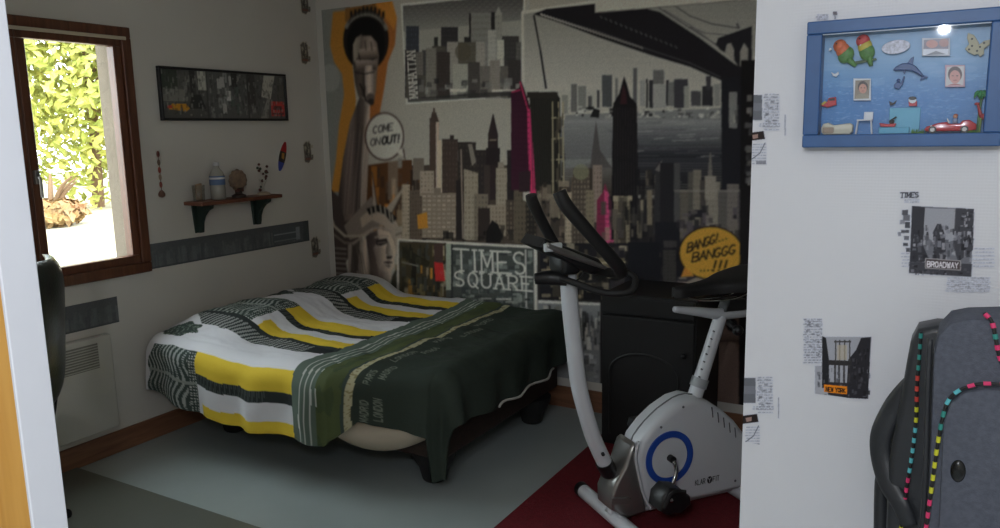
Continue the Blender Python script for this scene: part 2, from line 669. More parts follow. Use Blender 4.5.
b = new(); box(b, -0.3, RX + .2, YB - .2, 0.2, -0.12, 0.0)
structure(finish('floor', b, M['floor']))
b = new(); box(b, -0.3, RX + .2, YB - .2, 0.2, HC, HC + 0.12)
structure(finish('ceiling', b, M['ceiling']))
b = new()
box(b, -0.22, 0, YB, WY0, 0, HC); box(b, -0.22, 0, WY1, 0.2, 0, HC)
box(b, -0.22, 0, WY0, WY1, 0, WZ0); box(b, -0.22, 0, WY0, WY1, WZ1, HC)
structure(finish('wall_left', b, M['wall']))
b = new(); box(b, 0, RX, 0.0, 0.2, 0, HC)
structure(finish('wall_back', b, M['wall']))
b = new(); box(b, PX0, RX, PY, PY + .1, 0, HC)
structure(finish('wall_partition', b, M['part']))
b = new(); box(b, RX, RX + .2, YB, 0.2, 0, HC)
structure(finish('wall_right', b, M['wall']))
b = new(); box(b, -.3, RX + .2, YB - .2, YB, 0, HC)
structure(finish('wall_front', b, M['wall']))

b = new(); box(b, 0.0, 0.014, YB, -0.0, 0, 0.112, 0.003, 1)
structure(finish('baseboard_left', b, M['skirt']))
b = new(); box(b, 0.014, PX0 + .3, -0.014, 0, 0, 0.122, 0.003, 1)
structure(finish('baseboard_back', b, wood('orange_pine_long', S(118, 82, 62), S(150, 106, 80), 0.4, 'X')))

# window: brown frame flush with the wall, two sashes, plastered outer reveal
win = structure(bpy.data.objects.new('window_1', None)); COL.objects.link(win); win.location = (0, WY1, WZ0)
b = new()
fr = 0.05
for (a0, a1, c0, c1) in ((WY0, WY1, WZ0, WZ0 + fr), (WY0, WY1, WZ1 - fr, WZ1), (WY0, WY0 + fr, WZ0 + fr, WZ1 - fr), (WY1 - fr, WY1, WZ0 + fr, WZ1 - fr)):
    box(b, -0.05, 0.022, a0, a1, c0, c1, 0.004, 1)
finish('window_frame', b, M['winwood'], win, world=True)
mid = -1.885
for (s0, s1) in ((mid, WY1 - fr), (WY0 + fr, mid)):
    b = new(); w = 0.042
    y0, y1, z0, z1 = s0, s1, WZ0 + fr, WZ1 - fr
    for (a0, a1, c0, c1) in ((y0, y1, z0, z0 + w), (y0, y1, z1 - w, z1), (y0, y0 + w, z0 + w, z1 - w), (y1 - w, y1, z0 + w, z1 - w)):
        box(b, -0.045, 0.008, a0 + .001, a1 - .001, c0 + .001, c1 - .001, 0.003, 1)
    sa = finish('sash', b, M['winwood'], win, world=True)
    b = new(); box(b, -0.022, -0.018, y0 + w - .004, y1 - w + .004, z0 + w - .004, z1 - w + .004)
    finish('pane', b, M['pane'], sa, world=True)
b = new(); box(b, 0.022, 0.030, WY0 + .04, WY1 - .03, WZ1 - fr - .012, WZ1 - fr + .004, 0.002, 1)
finish('curtain_rail', b, M['sheet'], win, world=True)
b = new(); box(b, 0.008, 0.03, mid + .008, mid + .03, 1.36, 1.42, .003); tube(b, [(0.03, mid + .019, 1.39), (0.045, mid + .019, 1.38), (0.045, mid + .019, 1.30)], 0.007, 8)
finish('window_handle', b, M['silver'], win, world=True)
# the thickness of the house wall outside the frame
b = new()
box(b, -0.25, -0.22, YB, WY0, -.3, HC); box(b, -0.25, -0.22, WY1, 0.4, -.3, HC)
box(b, -0.25, -0.22, WY0, WY1, -.3, WZ0 - .02); box(b, -0.25, -0.22, WY0, WY1, WZ1 + .05, HC)
structure(finish('wall_outside', b, M['plaster']))
# reveal lining
b = new()
box(b, -0.25, -0.05, WY1 - .012, WY1 + .002, WZ0, WZ1); box(b, -0.25, -0.05, WY0 - .002, WY0 + .012, WZ0, WZ1)
box(b, -0.25, -0.05, WY0, WY1, WZ1 - .008, WZ1 + .002); box(b, -0.29, -0.05, WY0, WY1, WZ0 - .002, WZ0 + .02)
structure(finish('trim_1', b, M['plaster']))

# open door at the left edge of the view: pine face, white edge
dr = structure(bpy.data.objects.new('door_1', None)); COL.objects.link(dr); dr.location = (1.80, -3.31, 0)
DX1 = at(1, -3.292, 37.0, 264)[0]
b = new(); box(b, 1.80, DX1 - .006, -3.337, -3.292, 0.008, 2.04, 0.002, 1)
leaf = finish('door_leaf', b, M['pine'], dr, world=True)
b = new(); box(b, DX1 - .007, DX1, -3.338, -3.2915, 0.008, 2.04, 0.0015, 1)
finish('edge_band', b, M['white_gloss'], leaf, world=True)
b = new(); box(b, 1.74, 1.80, -3.352, -3.277, 0, 2.10, .003, 1)
finish('door_post', b, M['pine'], dr, world=True)

# outside ground
b = new(); box(b, -22, -0.26, -14, 18, 0.30, 0.45)
structure(finish('ground', b, mat('pale_gravel', S(170, 160, 140), 0.9, vary=0.12, scale=6)))


# ------------------------------------------------------------------ garden seen through the window
def tree(name, label, x, y, h, r, c1, c2, n, seed, group=None):
    rnd = random.Random(seed)
    root = thing(name, label, 'tree', (x, y, 0.45), 0, group)
    b = new(); tube(b, [(0, 0, 0), (0.06, 0.03, h * .35), (-0.03, 0.05, h * .75)], [0.10, 0.07, 0.03], 8)
    for k in range(6):
        a = rnd.random() * 6.28; z = h * (.25 + .08 * k)
        tube(b, [(0, 0, z), (math.cos(a) * r * .4, math.sin(a) * r * .4, z + .3), (math.cos(a) * r * .8, math.sin(a) * r * .8, z + .45)], [.04, .025, .01], 6)
    finish('trunk', b, M['bark'], root)
    b = new()
    for i in range(n):
        while True:
            p = Vector((rnd.uniform(-1, 1), rnd.uniform(-1, 1), rnd.uniform(-1, 1)))
            if .1 < p.length < 1:
                break
        lump = 1 + .22 * noise.noise(p * 2.3 + Vector((seed, 0, 0)))
        c = Vector((p.x * r * lump, p.y * r * lump, h * .53 + p.z * h * .50 * lump))
        sz = rnd.uniform(.06, .12)
        nrm = (p.normalized() + Vector((rnd.uniform(-1, 1), rnd.uniform(-1, 1), rnd.uniform(-.6, 1))) * .9).normalized()
        t = nrm.orthogonal().normalized(); t = Matrix.Rotation(rnd.random() * 6.28, 3, nrm) @ t
        s_ = nrm.cross(t)
        vs = [b.verts.new(c + t * sz), b.verts.new(c + s_ * sz * .45 + nrm * sz * .1), b.verts.new(c - t * sz), b.verts.new(c - s_ * sz * .45 + nrm * sz * .1)]
        b.faces.new(vs)
    m = mat(name + '_leaves_' + str(seed), c1, 0.6, vary=0.0)
    nt = m.node_tree
    rp = [q for q in nt.nodes if q.type == 'VALTORGB'][0]
    rp.color_ramp.elements[0].color = (*c1, 1); rp.color_ramp.elements[1].color = (*c2, 1)
    nz = [q for q in nt.nodes if q.type == 'TEX_NOISE'][0]; nz.inputs['Scale'].default_value = 3.5
    bs = nt.nodes['Principled BSDF']
    bs.inputs['Subsurface Weight'].default_value = 0.0
    finish('foliage', b, m, root)


M['bark'] = mat('bark', S(110, 84, 60), .9)
YG = S(146, 150, 48); LG = S(200, 192, 104); GR = S(118, 134, 46); OG = S(180, 158, 90)
GRP = 'garden trees beyond the window'
tree('garden_tree', 'yellow-green leafy tree filling the left of the view through the window', -8.4, 0.2, 5.0, 1.75, YG, LG, 9000, 1, GRP)
tree('garden_tree', 'yellow-green leafy tree in the middle of the window view', -8.7, 4.0, 5.2, 1.75, GR, LG, 9000, 2, GRP)
tree('garden_tree', 'leafy tree behind the right-hand reveal of the window', -9.0, 8.0, 5.0, 1.8, YG, OG, 7000, 3, GRP)
tree('garden_tree', 'hazy tree in the second row behind the left garden tree', -15.5, 4.6, 6.4, 2.4, YG, LG, 7000, 5, GRP)
tree('garden_tree', 'hazy tree in the second row behind the right garden tree', -15.8, 11.0, 6.4, 2.4, YG, OG, 7000, 6, GRP)
tree('garden_shrub', 'low russet shrub at the foot of the garden trees', -6.6, 2.0, 0.34, .42, S(130, 92, 58), S(160, 130, 84), 700, 4)

# ------------------------------------------------------------------ the New York photo mural on the back wall
KM = 0.275
MY = -0.003
MX0, MX1, MZ0, MZ1 = 0.05, 3.16, 0.17, 2.32
TM = lambda p: tuple(at(1, MY, p[0], p[1])[[0, 2]])
cv = Canvas(MX0, MX1, MZ0, MZ1, 0.0042, TM, KM, (118, 114, 104))
R = random.Random(11)


def facade(x0, x1, y0, y1, c, win=None, nx=4, ny=10, fx=.45, fy=.5, slant=0.0, side=None):
    sl = slant * (x1 - x0)
    cv.poly([(x0, y0), (x1, y0 + sl), (x1, y1), (x0, y1)], c)
    if side:
        xs = x0 + (x1 - x0) * .68
        cv.poly([(xs, y0 + sl * .7), (x1, y0 + sl), (x1, y1), (xs, y1)], side)
    if win:
        for i in range(nx):
            for j in range(ny):
                a = x0 + (x1 - x0) * (i + .5 - fx / 2) / nx
                q = y0 + 1 + (y1 - y0 - 1) * (j + .5 - fy / 2) / ny
                cv.rect(a, a + (x1 - x0) / nx * fx, q, q + (y1 - y0) / ny * fy, win, R.uniform(.15, .65))


def clutter(x0, x1, y0, y1, n, pal, wmin=2, wmax=8, hmin=4, hmax=20, al=(.5, 1)):
    for _ in range(n):
        x = R.uniform(x0, x1); y = R.uniform(y0, y1)
        w = R.uniform(wmin, wmax); h = R.uniform(hmin, hmax)
        c = R.choice(pal); j = R.uniform(.85, 1.12)
        cv.rect(x, min(x + w, x1), y, min(y + h, y1), tuple(min(255, v * j) for v in c), R.uniform(*al))


def towers(x0, x1, base, tops, pal, wmin=5, wmax=12, win=None):
    x = x0
    while x < x1:
        w = R.uniform(wmin, wmax); t = R.uniform(*tops); c = R.choice(pal)
        if R.random() < .3:
            cv.rect(x + w * .3, x + w * .6, t - 5, t, c)
        facade(x, min(x + w, x1), t, base, c, win, max(2, int(w / 2.2)), max(3, int((base - t) / 4)))
        x += w * R.uniform(.75, 1.0)


SEP = [(104, 94, 80), (78, 68, 58), (50, 42, 36), (120, 110, 94), (60, 54, 48), (36, 30, 28)]
DRK = [(30, 28, 28), (42, 38, 36), (56, 52, 48), (24, 22, 24), (70, 64, 56)]
GRY = [(96, 94, 88), (72, 70, 66), (54, 52, 50), (112, 109, 102), (40, 38, 38)]
# sky behind the statue, grading to the right
cv.poly([(318, 0), (350, 0), (350, 200), (330, 200)], (92, 92, 86))
cv.ell(330, 78, 10, 14, (108, 108, 102), .6)
# wide base of the city
cv.rect(400, 600, 165, 245, (62, 54, 46))
cv.rect(535, 760, 170, 330, (44, 40, 38))
# statue: orange aura
cv.poly([(333, 12), (330, 45), (334, 62), (342, 74), (344, 95), (339, 125), (336, 160), (331, 192), (344, 192), (352, 150), (356, 100), (352, 60), (349, 10)], (124, 90, 24))
cv.poly([(372, 2), (392, 0), (397, 18), (395, 45), (388, 62), (384, 90), (380, 112), (371, 130), (366, 120), (368, 80), (372, 40)], (118, 76, 26))
cv.poly([(372, 2), (392, 0), (397, 18), (394, 30), (380, 10)], (140, 98, 20))
cv.poly([(345, 8), (376, 3), (376, 20), (345, 22)], (100, 72, 30))
# torch balcony
cv.ell(366, 40, 23, 31, (30, 26, 24))
cv.ell(366, 44, 19, 27, (18, 16, 15))
cv.line(arc(366, 34, 21, 20, 200, 345, 14), 3.4, (92, 90, 82))
cv.line(arc(366, 30, 19, 18, 205, 340, 14), 2.2, (62, 58, 54))
for k in range(9):
    x = 350 + k * 4; y = 14 - 5 * math.sin(k / 8 * PI)
    cv.rect(x, x + 2.6, y - 3 + R.uniform(-1, 1), y + 5, (26, 24, 20))
    cv.rect(x + 1, x + 2, y + 3, y + 6, (88, 84, 72), .7)
# hand holding the torch stem
HAND = [(356, 40), (361, 36), (371, 36), (377, 43), (379, 56), (377, 74), (376, 90), (374, 101), (369, 107), (363, 104), (358, 96), (355, 84), (353, 66), (352, 52)]
cv.grad2(HAND, (353, 60), (379, 62), [(58, 52, 46), (84, 76, 68), (112, 102, 92), (78, 70, 62)])
cv.grad2([(354, 50), (376, 47), (378, 58), (372, 61), (356, 60)], (360, 47), (361, 61), [(124, 114, 102), (98, 88, 78), (48, 42, 38)])
cv.grad2([(355, 60), (370, 60), (377, 62), (376, 70), (357, 71)], (362, 60), (363, 72), [(116, 106, 96), (88, 78, 70), (44, 38, 36)])
cv.grad2([(354, 71), (364, 70), (366, 84), (365, 98), (358, 94), (355, 82)], (354, 80), (367, 82), [(60, 52, 48), (74, 66, 58), (34, 30, 28)])
cv.grad2([(365, 66), (372, 65), (374, 80), (373, 94), (368, 96), (365, 84)], (365, 80), (374, 80), [(110, 100, 92), (148, 138, 126), (96, 86, 78)])
cv.line([(358, 43), (358, 52), (360, 60)], 1.6, (44, 38, 34)); cv.line([(365, 41), (366, 50)], 1.3, (64, 56, 50)); cv.line([(371, 42), (372, 50)], 1.3, (64, 56, 50))
cv.line([(355, 72), (364, 74), (374, 72)], 1.4, (40, 34, 32)); cv.line([(360, 84), (364, 92), (366, 102)], 1.6, (36, 30, 28))
cv.ell(370.5, 98, 4.2, 5, (74, 66, 60)); cv.ell(371, 102, 3.2, 3.6, (46, 40, 36)); cv.ell(366, 103, 2, 3, (22, 19, 18))
cv.grad2([(353, 45), (356, 38), (362, 34), (358, 56), (354, 62)], (352, 50), (362, 50), [(120, 114, 100), (86, 78, 70)], .9)
# arm, round and lit from the right
ARM = [(360, 96), (370, 105), (369.5, 130), (367, 165), (367, 214), (352, 224), (341, 222), (338, 198), (343, 158), (350, 122)]
cv.grad2(ARM, (340, 165), (369, 168), [(52, 45, 42), (78, 68, 62), (86, 76, 70), (60, 52, 48), (74, 66, 60), (124, 114, 102)])
cv.grad2([(364, 106), (370, 106), (369, 145), (366, 200), (360, 214), (362, 160)], (361, 150), (369, 152), [(84, 74, 66), (132, 122, 110), (112, 102, 92)])
for k in range(14):
    x = 345 + k * 1.5; cv.line([(x + 6, 122 + R.uniform(0, 14)), (x + 1, 175 + R.uniform(0, 20)), (x - 1, 214)], .8, R.choice([(50, 44, 40), (100, 90, 82), (64, 56, 52)]), .45)
# pedestal buildings right of the arm
cv.poly([(368, 165), (400, 160), (412, 160), (412, 245), (372, 245), (366, 215)], (70, 46, 22))
clutter(370, 408, 165, 232, 46, [(132, 88, 18), (44, 32, 24), (100, 66, 22), (60, 46, 36), (118, 100, 80)], 2, 6, 6, 26)
clutter(396, 430, 168, 236, 30, [(34, 26, 24), (52, 40, 32), (78, 58, 36), (104, 90, 70)], 3, 9, 8, 30)
cv.rect(398, 402, 158, 168, (96, 92, 84)); cv.rect(388, 398, 160, 200, (112, 108, 98), .35)
# drapery and shoulder
cv.poly([(328, 186), (338, 196), (345, 222), (368, 210), (372, 216), (360, 236), (346, 262), (352, 300), (333, 300), (330, 230)], (56, 48, 44))
cv.poly([(360, 208), (372, 196), (374, 214), (384, 222), (372, 232), (350, 240), (344, 226)], (92, 84, 76))
cv.line([(329, 212), (334, 226), (345, 236), (360, 236), (372, 231)], 2.4, (112, 104, 92))
cv.line([(333, 234), (345, 243), (360, 243)], 2.0, (84, 76, 68))
for k in range(7):
    cv.line([(334, 248 + k * 5), (346, 249 + k * 5)], 1.5, (98, 92, 84), .8)
cv.poly([(348, 245), (362, 236), (366, 262), (372, 300), (348, 300)], (98, 90, 82))
cv.poly([(352, 246), (360, 240), (358, 270), (350, 280)], (50, 44, 40), .8)
# crown
cv.poly([(369, 210), (376, 206), (386, 208), (394, 216), (401, 232), (404, 250), (398, 262), (394, 240), (384, 226), (372, 220), (362, 228), (360, 218)], (116, 106, 94))
cv.line([(370, 211), (377, 208), (386, 211), (393, 219)], 7, (26, 24, 24))
for x, y in ((371, 212), (375, 209.5), (380, 209), (384.5, 211), (389, 214.5), (392, 218.5)):
    cv.line([(x, y - 4), (x + 1.2, y + 5)], 1.5, (104, 98, 88))
for tri in (((386, 208), (392, 213), (408, 182)), ((395, 227), (396, 235), (428, 222)), ((399, 247), (397, 255), (418, 263)), ((373, 206), (377, 205), (372, 172))):
    cv.poly(tri, (112, 104, 92))
    cv.line([tri[1], tri[2]], 1.2, (64, 56, 48))
# face, turned to the right
FACE = [(364, 240), (370, 232), (380, 229), (389, 232), (394, 241), (396, 253), (394, 260), (395, 266), (391, 271), (392, 278), (386, 287), (377, 291), (369, 280), (364, 262)]
cv.grad2(FACE, (363, 258), (396, 252), [(58, 50, 46), (84, 74, 68), (128, 118, 106), (140, 130, 116)])
cv.grad2([(366, 236), (377, 230), (379, 240), (373, 248), (377, 262), (379, 280), (382, 289), (372, 288), (365, 264)], (365, 250), (380, 255), [(54, 46, 42), (80, 70, 64)])
cv.poly([(376, 240), (387, 238), (388, 243), (381, 246), (376, 245)], (44, 38, 36)); cv.line([(375, 237.5), (382, 235.5), (388, 236)], 1.4, (116, 106, 94)); cv.line([(378, 243), (386, 242)], .9, (100, 92, 84))
cv.grad2([(388, 240), (393.5, 254), (389, 257), (385, 253)], (385, 248), (394, 250), [(66, 58, 52), (146, 136, 122)])
cv.poly([(386, 256), (393, 256), (391, 259), (387, 259.5)], (40, 34, 32)); cv.poly([(383, 262), (389, 260.5), (393, 262.5), (388, 264.5)], (74, 62, 58)); cv.line([(383, 262.6), (392, 262.6)], .8, (34, 28, 28)); cv.poly([(384, 265), (391, 265), (389, 268)], (60, 52, 48), .8)
cv.grad2([(378, 246), (386, 249), (385, 260), (380, 270), (376, 262)], (376, 256), (387, 258), [(92, 82, 74), (142, 132, 118)])
cv.grad2([(381, 271), (391, 272), (390, 279), (384, 286), (379, 282)], (380, 277), (391, 277), [(84, 74, 68), (128, 118, 108)])
cv.grad2([(360, 244), (366, 238), (368, 254), (371, 272), (377, 291), (366, 292), (361, 268)], (360, 262), (371, 264), [(96, 88, 78), (134, 124, 112), (62, 54, 48)])
for k in range(5):
    cv.line([(352 + k * 2.4, 244 + k * 2), (355 + k * 2.2, 262), (358 + k * 2.6, 288)], 1.1, R.choice([(46, 40, 36), (116, 106, 94), (72, 64, 58)]), .7)
cv.line([(364, 234), (372, 229), (382, 227.5), (391, 232)], 2, (112, 102, 92))
cv.poly([(392, 276), (400, 262), (412, 262), (416, 300), (388, 300)], (52, 48, 38)); clutter(394, 420, 262, 300, 18, [(66, 60, 44), (36, 32, 28), (94, 74, 26)], 2, 6, 3, 10)
# middle skyline (sepia)
towers(402, 430, 245, (180, 205), SEP, 5, 10, (44, 36, 32))
facade(413, 424, 158, 180, (88, 80, 70))
facade(429.5, 439, 118, 200, (66, 54, 46), side=(128, 116, 102)); cv.poly([(432, 112), (436, 112), (439, 122), (430, 122)], (60, 50, 44)); cv.rect(433, 435, 108, 114, (70, 60, 52))
facade(437, 442.5, 140, 195, (132, 122, 106))
facade(442, 458, 139, 236, (58, 48, 42), (74, 64, 54), 5, 18); cv.rect(450, 454, 135, 140, (50, 42, 38))
facade(458, 476, 142, 236, (46, 40, 36), (62, 56, 50), 5, 18)
cv.poly([(468, 144), (472, 144), (476, 162), (472, 166)], (96, 90, 80))
facade(476, 488, 150, 210, (44, 38, 36), (60, 52, 46), 3, 10)
cv.poly([(492.6, 114), (493.6, 114), (498, 134), (499, 200), (487, 200), (488, 134)], (44, 34, 34)); cv.rect(486, 500, 148, 165, (38, 30, 30)); cv.line([(490, 140), (496, 140)], 1.4, (92, 82, 72))
facade(484, 490, 165, 205, (54, 46, 42)); facade(496, 507, 168, 212, (112, 104, 90), (80, 70, 60), 4, 9); cv.rect(498, 504, 162, 168, (104, 96, 84))
facade(507, 520, 150, 240, (36, 30, 30), (48, 40, 38), 3, 12)
facade(420, 434, 171, 196, (116, 106, 92), (72, 62, 54), 4, 6)
facade(422, 456, 193, 238, (100, 90, 78), (138, 128, 112), 7, 10, .7, .45); cv.rect(434, 441, 188, 195, (96, 86, 74))
facade(456, 465, 180, 240, (40, 34, 32)); cv.line([(461, 150), (463, 238)], 1.6, (98, 88, 78))
facade(464, 478, 169, 240, (110, 102, 88), (76, 68, 58), 4, 14, .5, .5, .3); facade(474, 488, 194, 240, (92, 84, 72), (56, 48, 42), 4, 9)
facade(488, 508, 205, 236, (108, 98, 84), (60, 52, 44), 6, 7); facade(478, 490, 208, 240, (46, 38, 34))
facade(506, 516, 200, 240, (60, 52, 44), (104, 94, 80), 3, 8)
clutter(440, 530, 225, 241, 20, [(28, 24, 22), (50, 44, 38), (96, 88, 74)], 3, 8, 4, 12)
cv.poly([(417, 215), (427, 212), (428, 228), (418, 229)], (140, 102, 14))
cv.poly([(486, 232), (492, 220), (498, 224), (503, 236), (500, 243), (486, 243)], (24, 20, 20))
facade(514, 527, 180, 243, (76, 68, 56), (36, 32, 28), 4, 11); facade(526, 537, 195, 243, (40, 36, 32), (88, 80, 66), 3, 9); cv.rect(516, 520, 172, 182, (112, 104, 88))
# speech bubble of the statue
cv.ell(384.5, 136.5, 20, 24.6, (66, 52, 44)); cv.poly([(398, 152), (404, 148), (406, 160)], (66, 52, 44))
cv.ell(384.5, 136.5, 18.2, 22.6, (166, 162, 150)); cv.poly([(396, 152), (402, 148), (404, 157)], (166, 162, 150))
cv.text('COME', 373, 133.5, 7, 4.1, (50, 44, 40), 1.1, dx=(1, -.17), dy=(.10, -1))
cv.text('ON', 370.5, 146, 7, 4.1, (50, 44, 40), 1.0, dx=(1, -.15), dy=(.10, -1)); cv.text('OUT!', 382, 144.5, 7.6, 4.1, (26, 22, 20), 1.7, dx=(1, -.15), dy=(.10, -1))
# MANHATTAN picture panel
cv.poly([(400.5, 3.5), (525.5, -9), (524, 96), (406, 104.5)], (160, 158, 148))
cv.poly([(402.8, 6), (523.6, -6.5), (522.4, 93.8), (407.6, 101.8)], (112, 110, 102))
cv.grad([(402.8, 6), (523.6, -6.5), (522, 20), (403.5, 32)], (62, 60, 58), (104, 102, 96), -7, 32)
MAN = [(406, 26, 13, (52, 54, 58)), (422, 50, 9, (60, 58, 56)), (434, 37, 4, (44, 42, 40)), (441, 27, 17, (48, 46, 46)), (469, 13, 3, (36, 34, 34)), (471, 13, 20, (98, 96, 90)), (491, 12, 4, (40, 38, 38)),
       (464, 37, 6, (40, 38, 38)), (495, 13, 7, (108, 106, 98)), (488, 30, 8, (120, 118, 110)), (502, 36, 17, (52, 50, 48)), (516, 42, 8, (70, 68, 64)), (447, 42, 12, (110, 106, 98)), (432, 46, 14, (66, 62, 56)),
       (458, 42, 18, (72, 68, 60)), (476, 42, 9, (112, 108, 100)), (497, 40, 7, (130, 128, 118)), (405, 50, 13, (48, 44, 42)), (416, 52, 7, (82, 78, 72)), (426, 48, 10, (96, 92, 84)), (437, 52, 13, (54, 48, 44)),
       (453, 64, 15, (118, 116, 106)), (468, 62, 12, (62, 58, 54)), (480, 66, 12, (84, 80, 74)), (490, 60, 10, (104, 98, 90)), (500, 66, 10, (76, 72, 66)), (508, 60, 14, (50, 46, 44)), (406, 75, 20, (66, 62, 56))]
for x, y, w, c in MAN:
    w *= 1.0
    facade(x, min(x + w, 521), y, 98, c, tuple(v * (.7 if sum(c) > 240 else 1.35) for v in c), max(2, int(w / 2)), 14, .4, .45)
cv.poly([(495, 15), (498.5, 6), (502, 15)], (112, 110, 102)); cv.ell(463, 52, 8, 9, (70, 64, 52), .7)
clutter(409, 520, 78, 96, 50, GRY, 3, 8, 3, 8, (.4, .8)); cv.rect(450, 466, 89, 92, (142, 138, 128)); cv.rect(492, 516, 89.5, 92, (150, 146, 136)); cv.poly([(408, 98), (523, 90), (523, 95), (408, 102.5)], (44, 42, 40), .8)
cv.text('MANHATTAN', 417.5, 97.5, 7.5, 3.9, (156, 152, 142), 1.1, slab=True, adv=1.36, dx=(-.06, -1), dy=(-1, .1))
# thin pink rule, white margins between the panels
cv.poly([(527, 0), (530, 0), (529, 12), (526, 12)], (120, 118, 110))
# Brooklyn bridge panel
cv.poly([(521.5, 11), (760, -24), (760, 300), (523, 200)], (124, 121, 112))
cv.poly([(521.5, 11), (600, -1), (600, 2), (523, 14), (525, 92), (521.5, 92)], (150, 146, 136))
cv.grad([(524, 14), (760, -20), (760, 120), (556, 120), (526, 92)], (104, 102, 95), (128, 124, 115), 0, 90)
cv.poly([(565, 115), (725, 108), (725, 175), (565, 175)], (96, 95, 92))
cv.grad([(560, 117), (756, 108), (756, 185), (560, 190)], (106, 105, 102), (30, 30, 34), 120, 162)
for k in range(44):
    x = R.uniform(562, 715); y = R.uniform(118, 158); cv.line([(x, y), (x + R.uniform(6, 26), y - 1)], 1.0, R.choice([(128, 126, 120), (60, 60, 62), (84, 84, 84)]), .4)
SK = [(571, 84, 6, 112, (84, 82, 78)), (578, 86, 8, 112, (96, 94, 88)), (588, 96, 4, 110, (70, 68, 66)), (597, 90, 2.5, 108, (60, 58, 58)), (602, 75, 10, 107, (66, 66, 66)), (615, 78, 3, 106, (92, 90, 84)),
      (633, 68, 4, 106, (76, 74, 72)), (640, 80, 5, 106, (112, 110, 104)), (646, 79, 2, 108, (40, 40, 40)), (649, 80, 6, 108, (48, 46, 48)), (653, 70, 11, 108, (84, 82, 78)), (653, 84, 13, 108, (116, 114, 108)), (666, 80, 3, 106, (44, 42, 44)),
      (668, 82, 8, 106, (90, 88, 84)), (674, 79, 14, 108, (56, 54, 56)), (684, 86, 5, 108, (110, 108, 100)), (691, 91, 10, 106, (64, 62, 62)), (702, 86, 11, 106, (44, 42, 44)), (706, 76, 5, 90, (54, 52, 54)), (714, 84, 6, 106, (104, 102, 96)), (562, 95, 6, 114, (104, 102, 94))]
for x, y, w, y1, c in SK:
    facade(x, x + w, y, y1, c, tuple(v * .8 for v in c), max(1, int(w / 2)), 8, .35, .5)
clutter(564, 720, 106, 118, 90, [(128, 126, 118), (36, 34, 34), (70, 68, 66), (150, 148, 140)], 1.5, 7, 1.5, 4)
cv.poly([(590, 117), (594, 108), (600, 110), (599, 118)], (28, 26, 26))
cv.grad([(600, 158), (756, 158), (756, 210), (600, 210)], (48, 47, 50), (28, 26, 28), 158, 195)
cv.grad([(560, 160), (612, 158), (612, 200), (560, 200)], (92, 90, 86), (58, 52, 46), 158, 190)
cv.rect(600, 756, 198, 246, (36, 33, 34)); cv.rect(536, 612, 190, 246, (54, 47, 41))
# bridge deck and cables
cv.poly([(533, 14), (546, 9), (600, 3), (600, 12), (640, 7), (660, 12), (700, 38), (735, 64), (752, 74), (752, 126), (742, 92), (720, 80), (690, 67), (650, 55), (600, 38), (560, 23)], (30, 27, 30))
cv.line([(540, 14), (570, 23), (600, 32), (650, 50), (690, 63), (720, 77)], 1.4, (56, 52, 54))
for k in range(34):
    t = k / 33; x = 541 + 100 * t; y = 14 + 33 * t
    cv.line([(x, y), (x + 1.8, y + 1.6)], 1.5, (134, 130, 122), .9 - .5 * t)
for k in range(16):
    x = 600 + k * 5; y = 16 + k * 2.0
    cv.line([(x, y), (x + 2, y + 2.2)], 1.0, (84, 80, 80), .7)
cv.line([(659, 8), (690, 28), (720, 47), (750, 66)], 1.2, (62, 58, 60)); cv.line([(664, 10), (690, 25), (712, 42), (722, 50)], .9, (70, 66, 66))
cv.line([(672, 4), (690, 16), (712, 24), (738, 28)], 1.2, (58, 55, 56)); cv.line([(690, 27), (705, 33), (728, 35)], 1.0, (70, 66, 66))
cv.line([(737, 24), (739, 28)], 2, (60, 58, 58))
# bridge tower with pointed arches
cv.poly([(716, 44), (718, 38), (752, 26), (752, 90), (738, 66), (731, 56), (720, 50)], (34, 32, 35))
cv.poly([(725, 52), (727, 44), (731, 43), (734, 50), (734, 62)], (112, 108, 100)); cv.poly([(740, 66), (740, 52), (744, 43), (748, 49), (748, 70)], (112, 108, 100))
cv.poly([(721, 78), (752, 74), (752, 330), (723, 330)], (30, 29, 33)); cv.rect(729, 737, 92, 128, (98, 96, 92)); clutter(728, 738, 104, 124, 12, [(70, 68, 66), (118, 116, 108)], 1, 3, 4, 10)
cv.line([(534, 16), (540, 48), (546, 88)], 2.2, (38, 36, 36)); cv.line([(535.5, 16), (541, 50)], .7, (120, 116, 108), .5)
# empty white margin over the bridge
cv.poly([(594.5, -30), (750, -50), (750, -.6), (595, 12.6)], (136, 132, 122)); cv.line([(595, 12.8), (750, -.6)], .9, (80, 76, 72))
# magenta building
cv.poly([(511, 92), (519, 88), (521, 80), (524, 88), (530, 106), (536, 190), (511, 190)], (52, 18, 36))
cv.poly([(527, 108), (531, 110), (535, 150), (537, 186), (530, 186), (528, 150)], (138, 30, 76)); cv.line([(520, 82), (524, 96), (528, 110)], 1.2, (150, 28, 76)); cv.line([(512, 92), (520, 90)], 1.2, (150, 28, 76))
for k in range(16):
    cv.line([(512, 100 + k * 5.4), (529, 101 + k * 5.4)], .8, (48, 14, 32), .8)
cv.poly([(519, 172), (536, 170), (536, 192), (519, 192)], (46, 30, 34)); cv.poly([(531, 168), (537, 168), (536, 196), (530, 196)], (186, 40, 100))
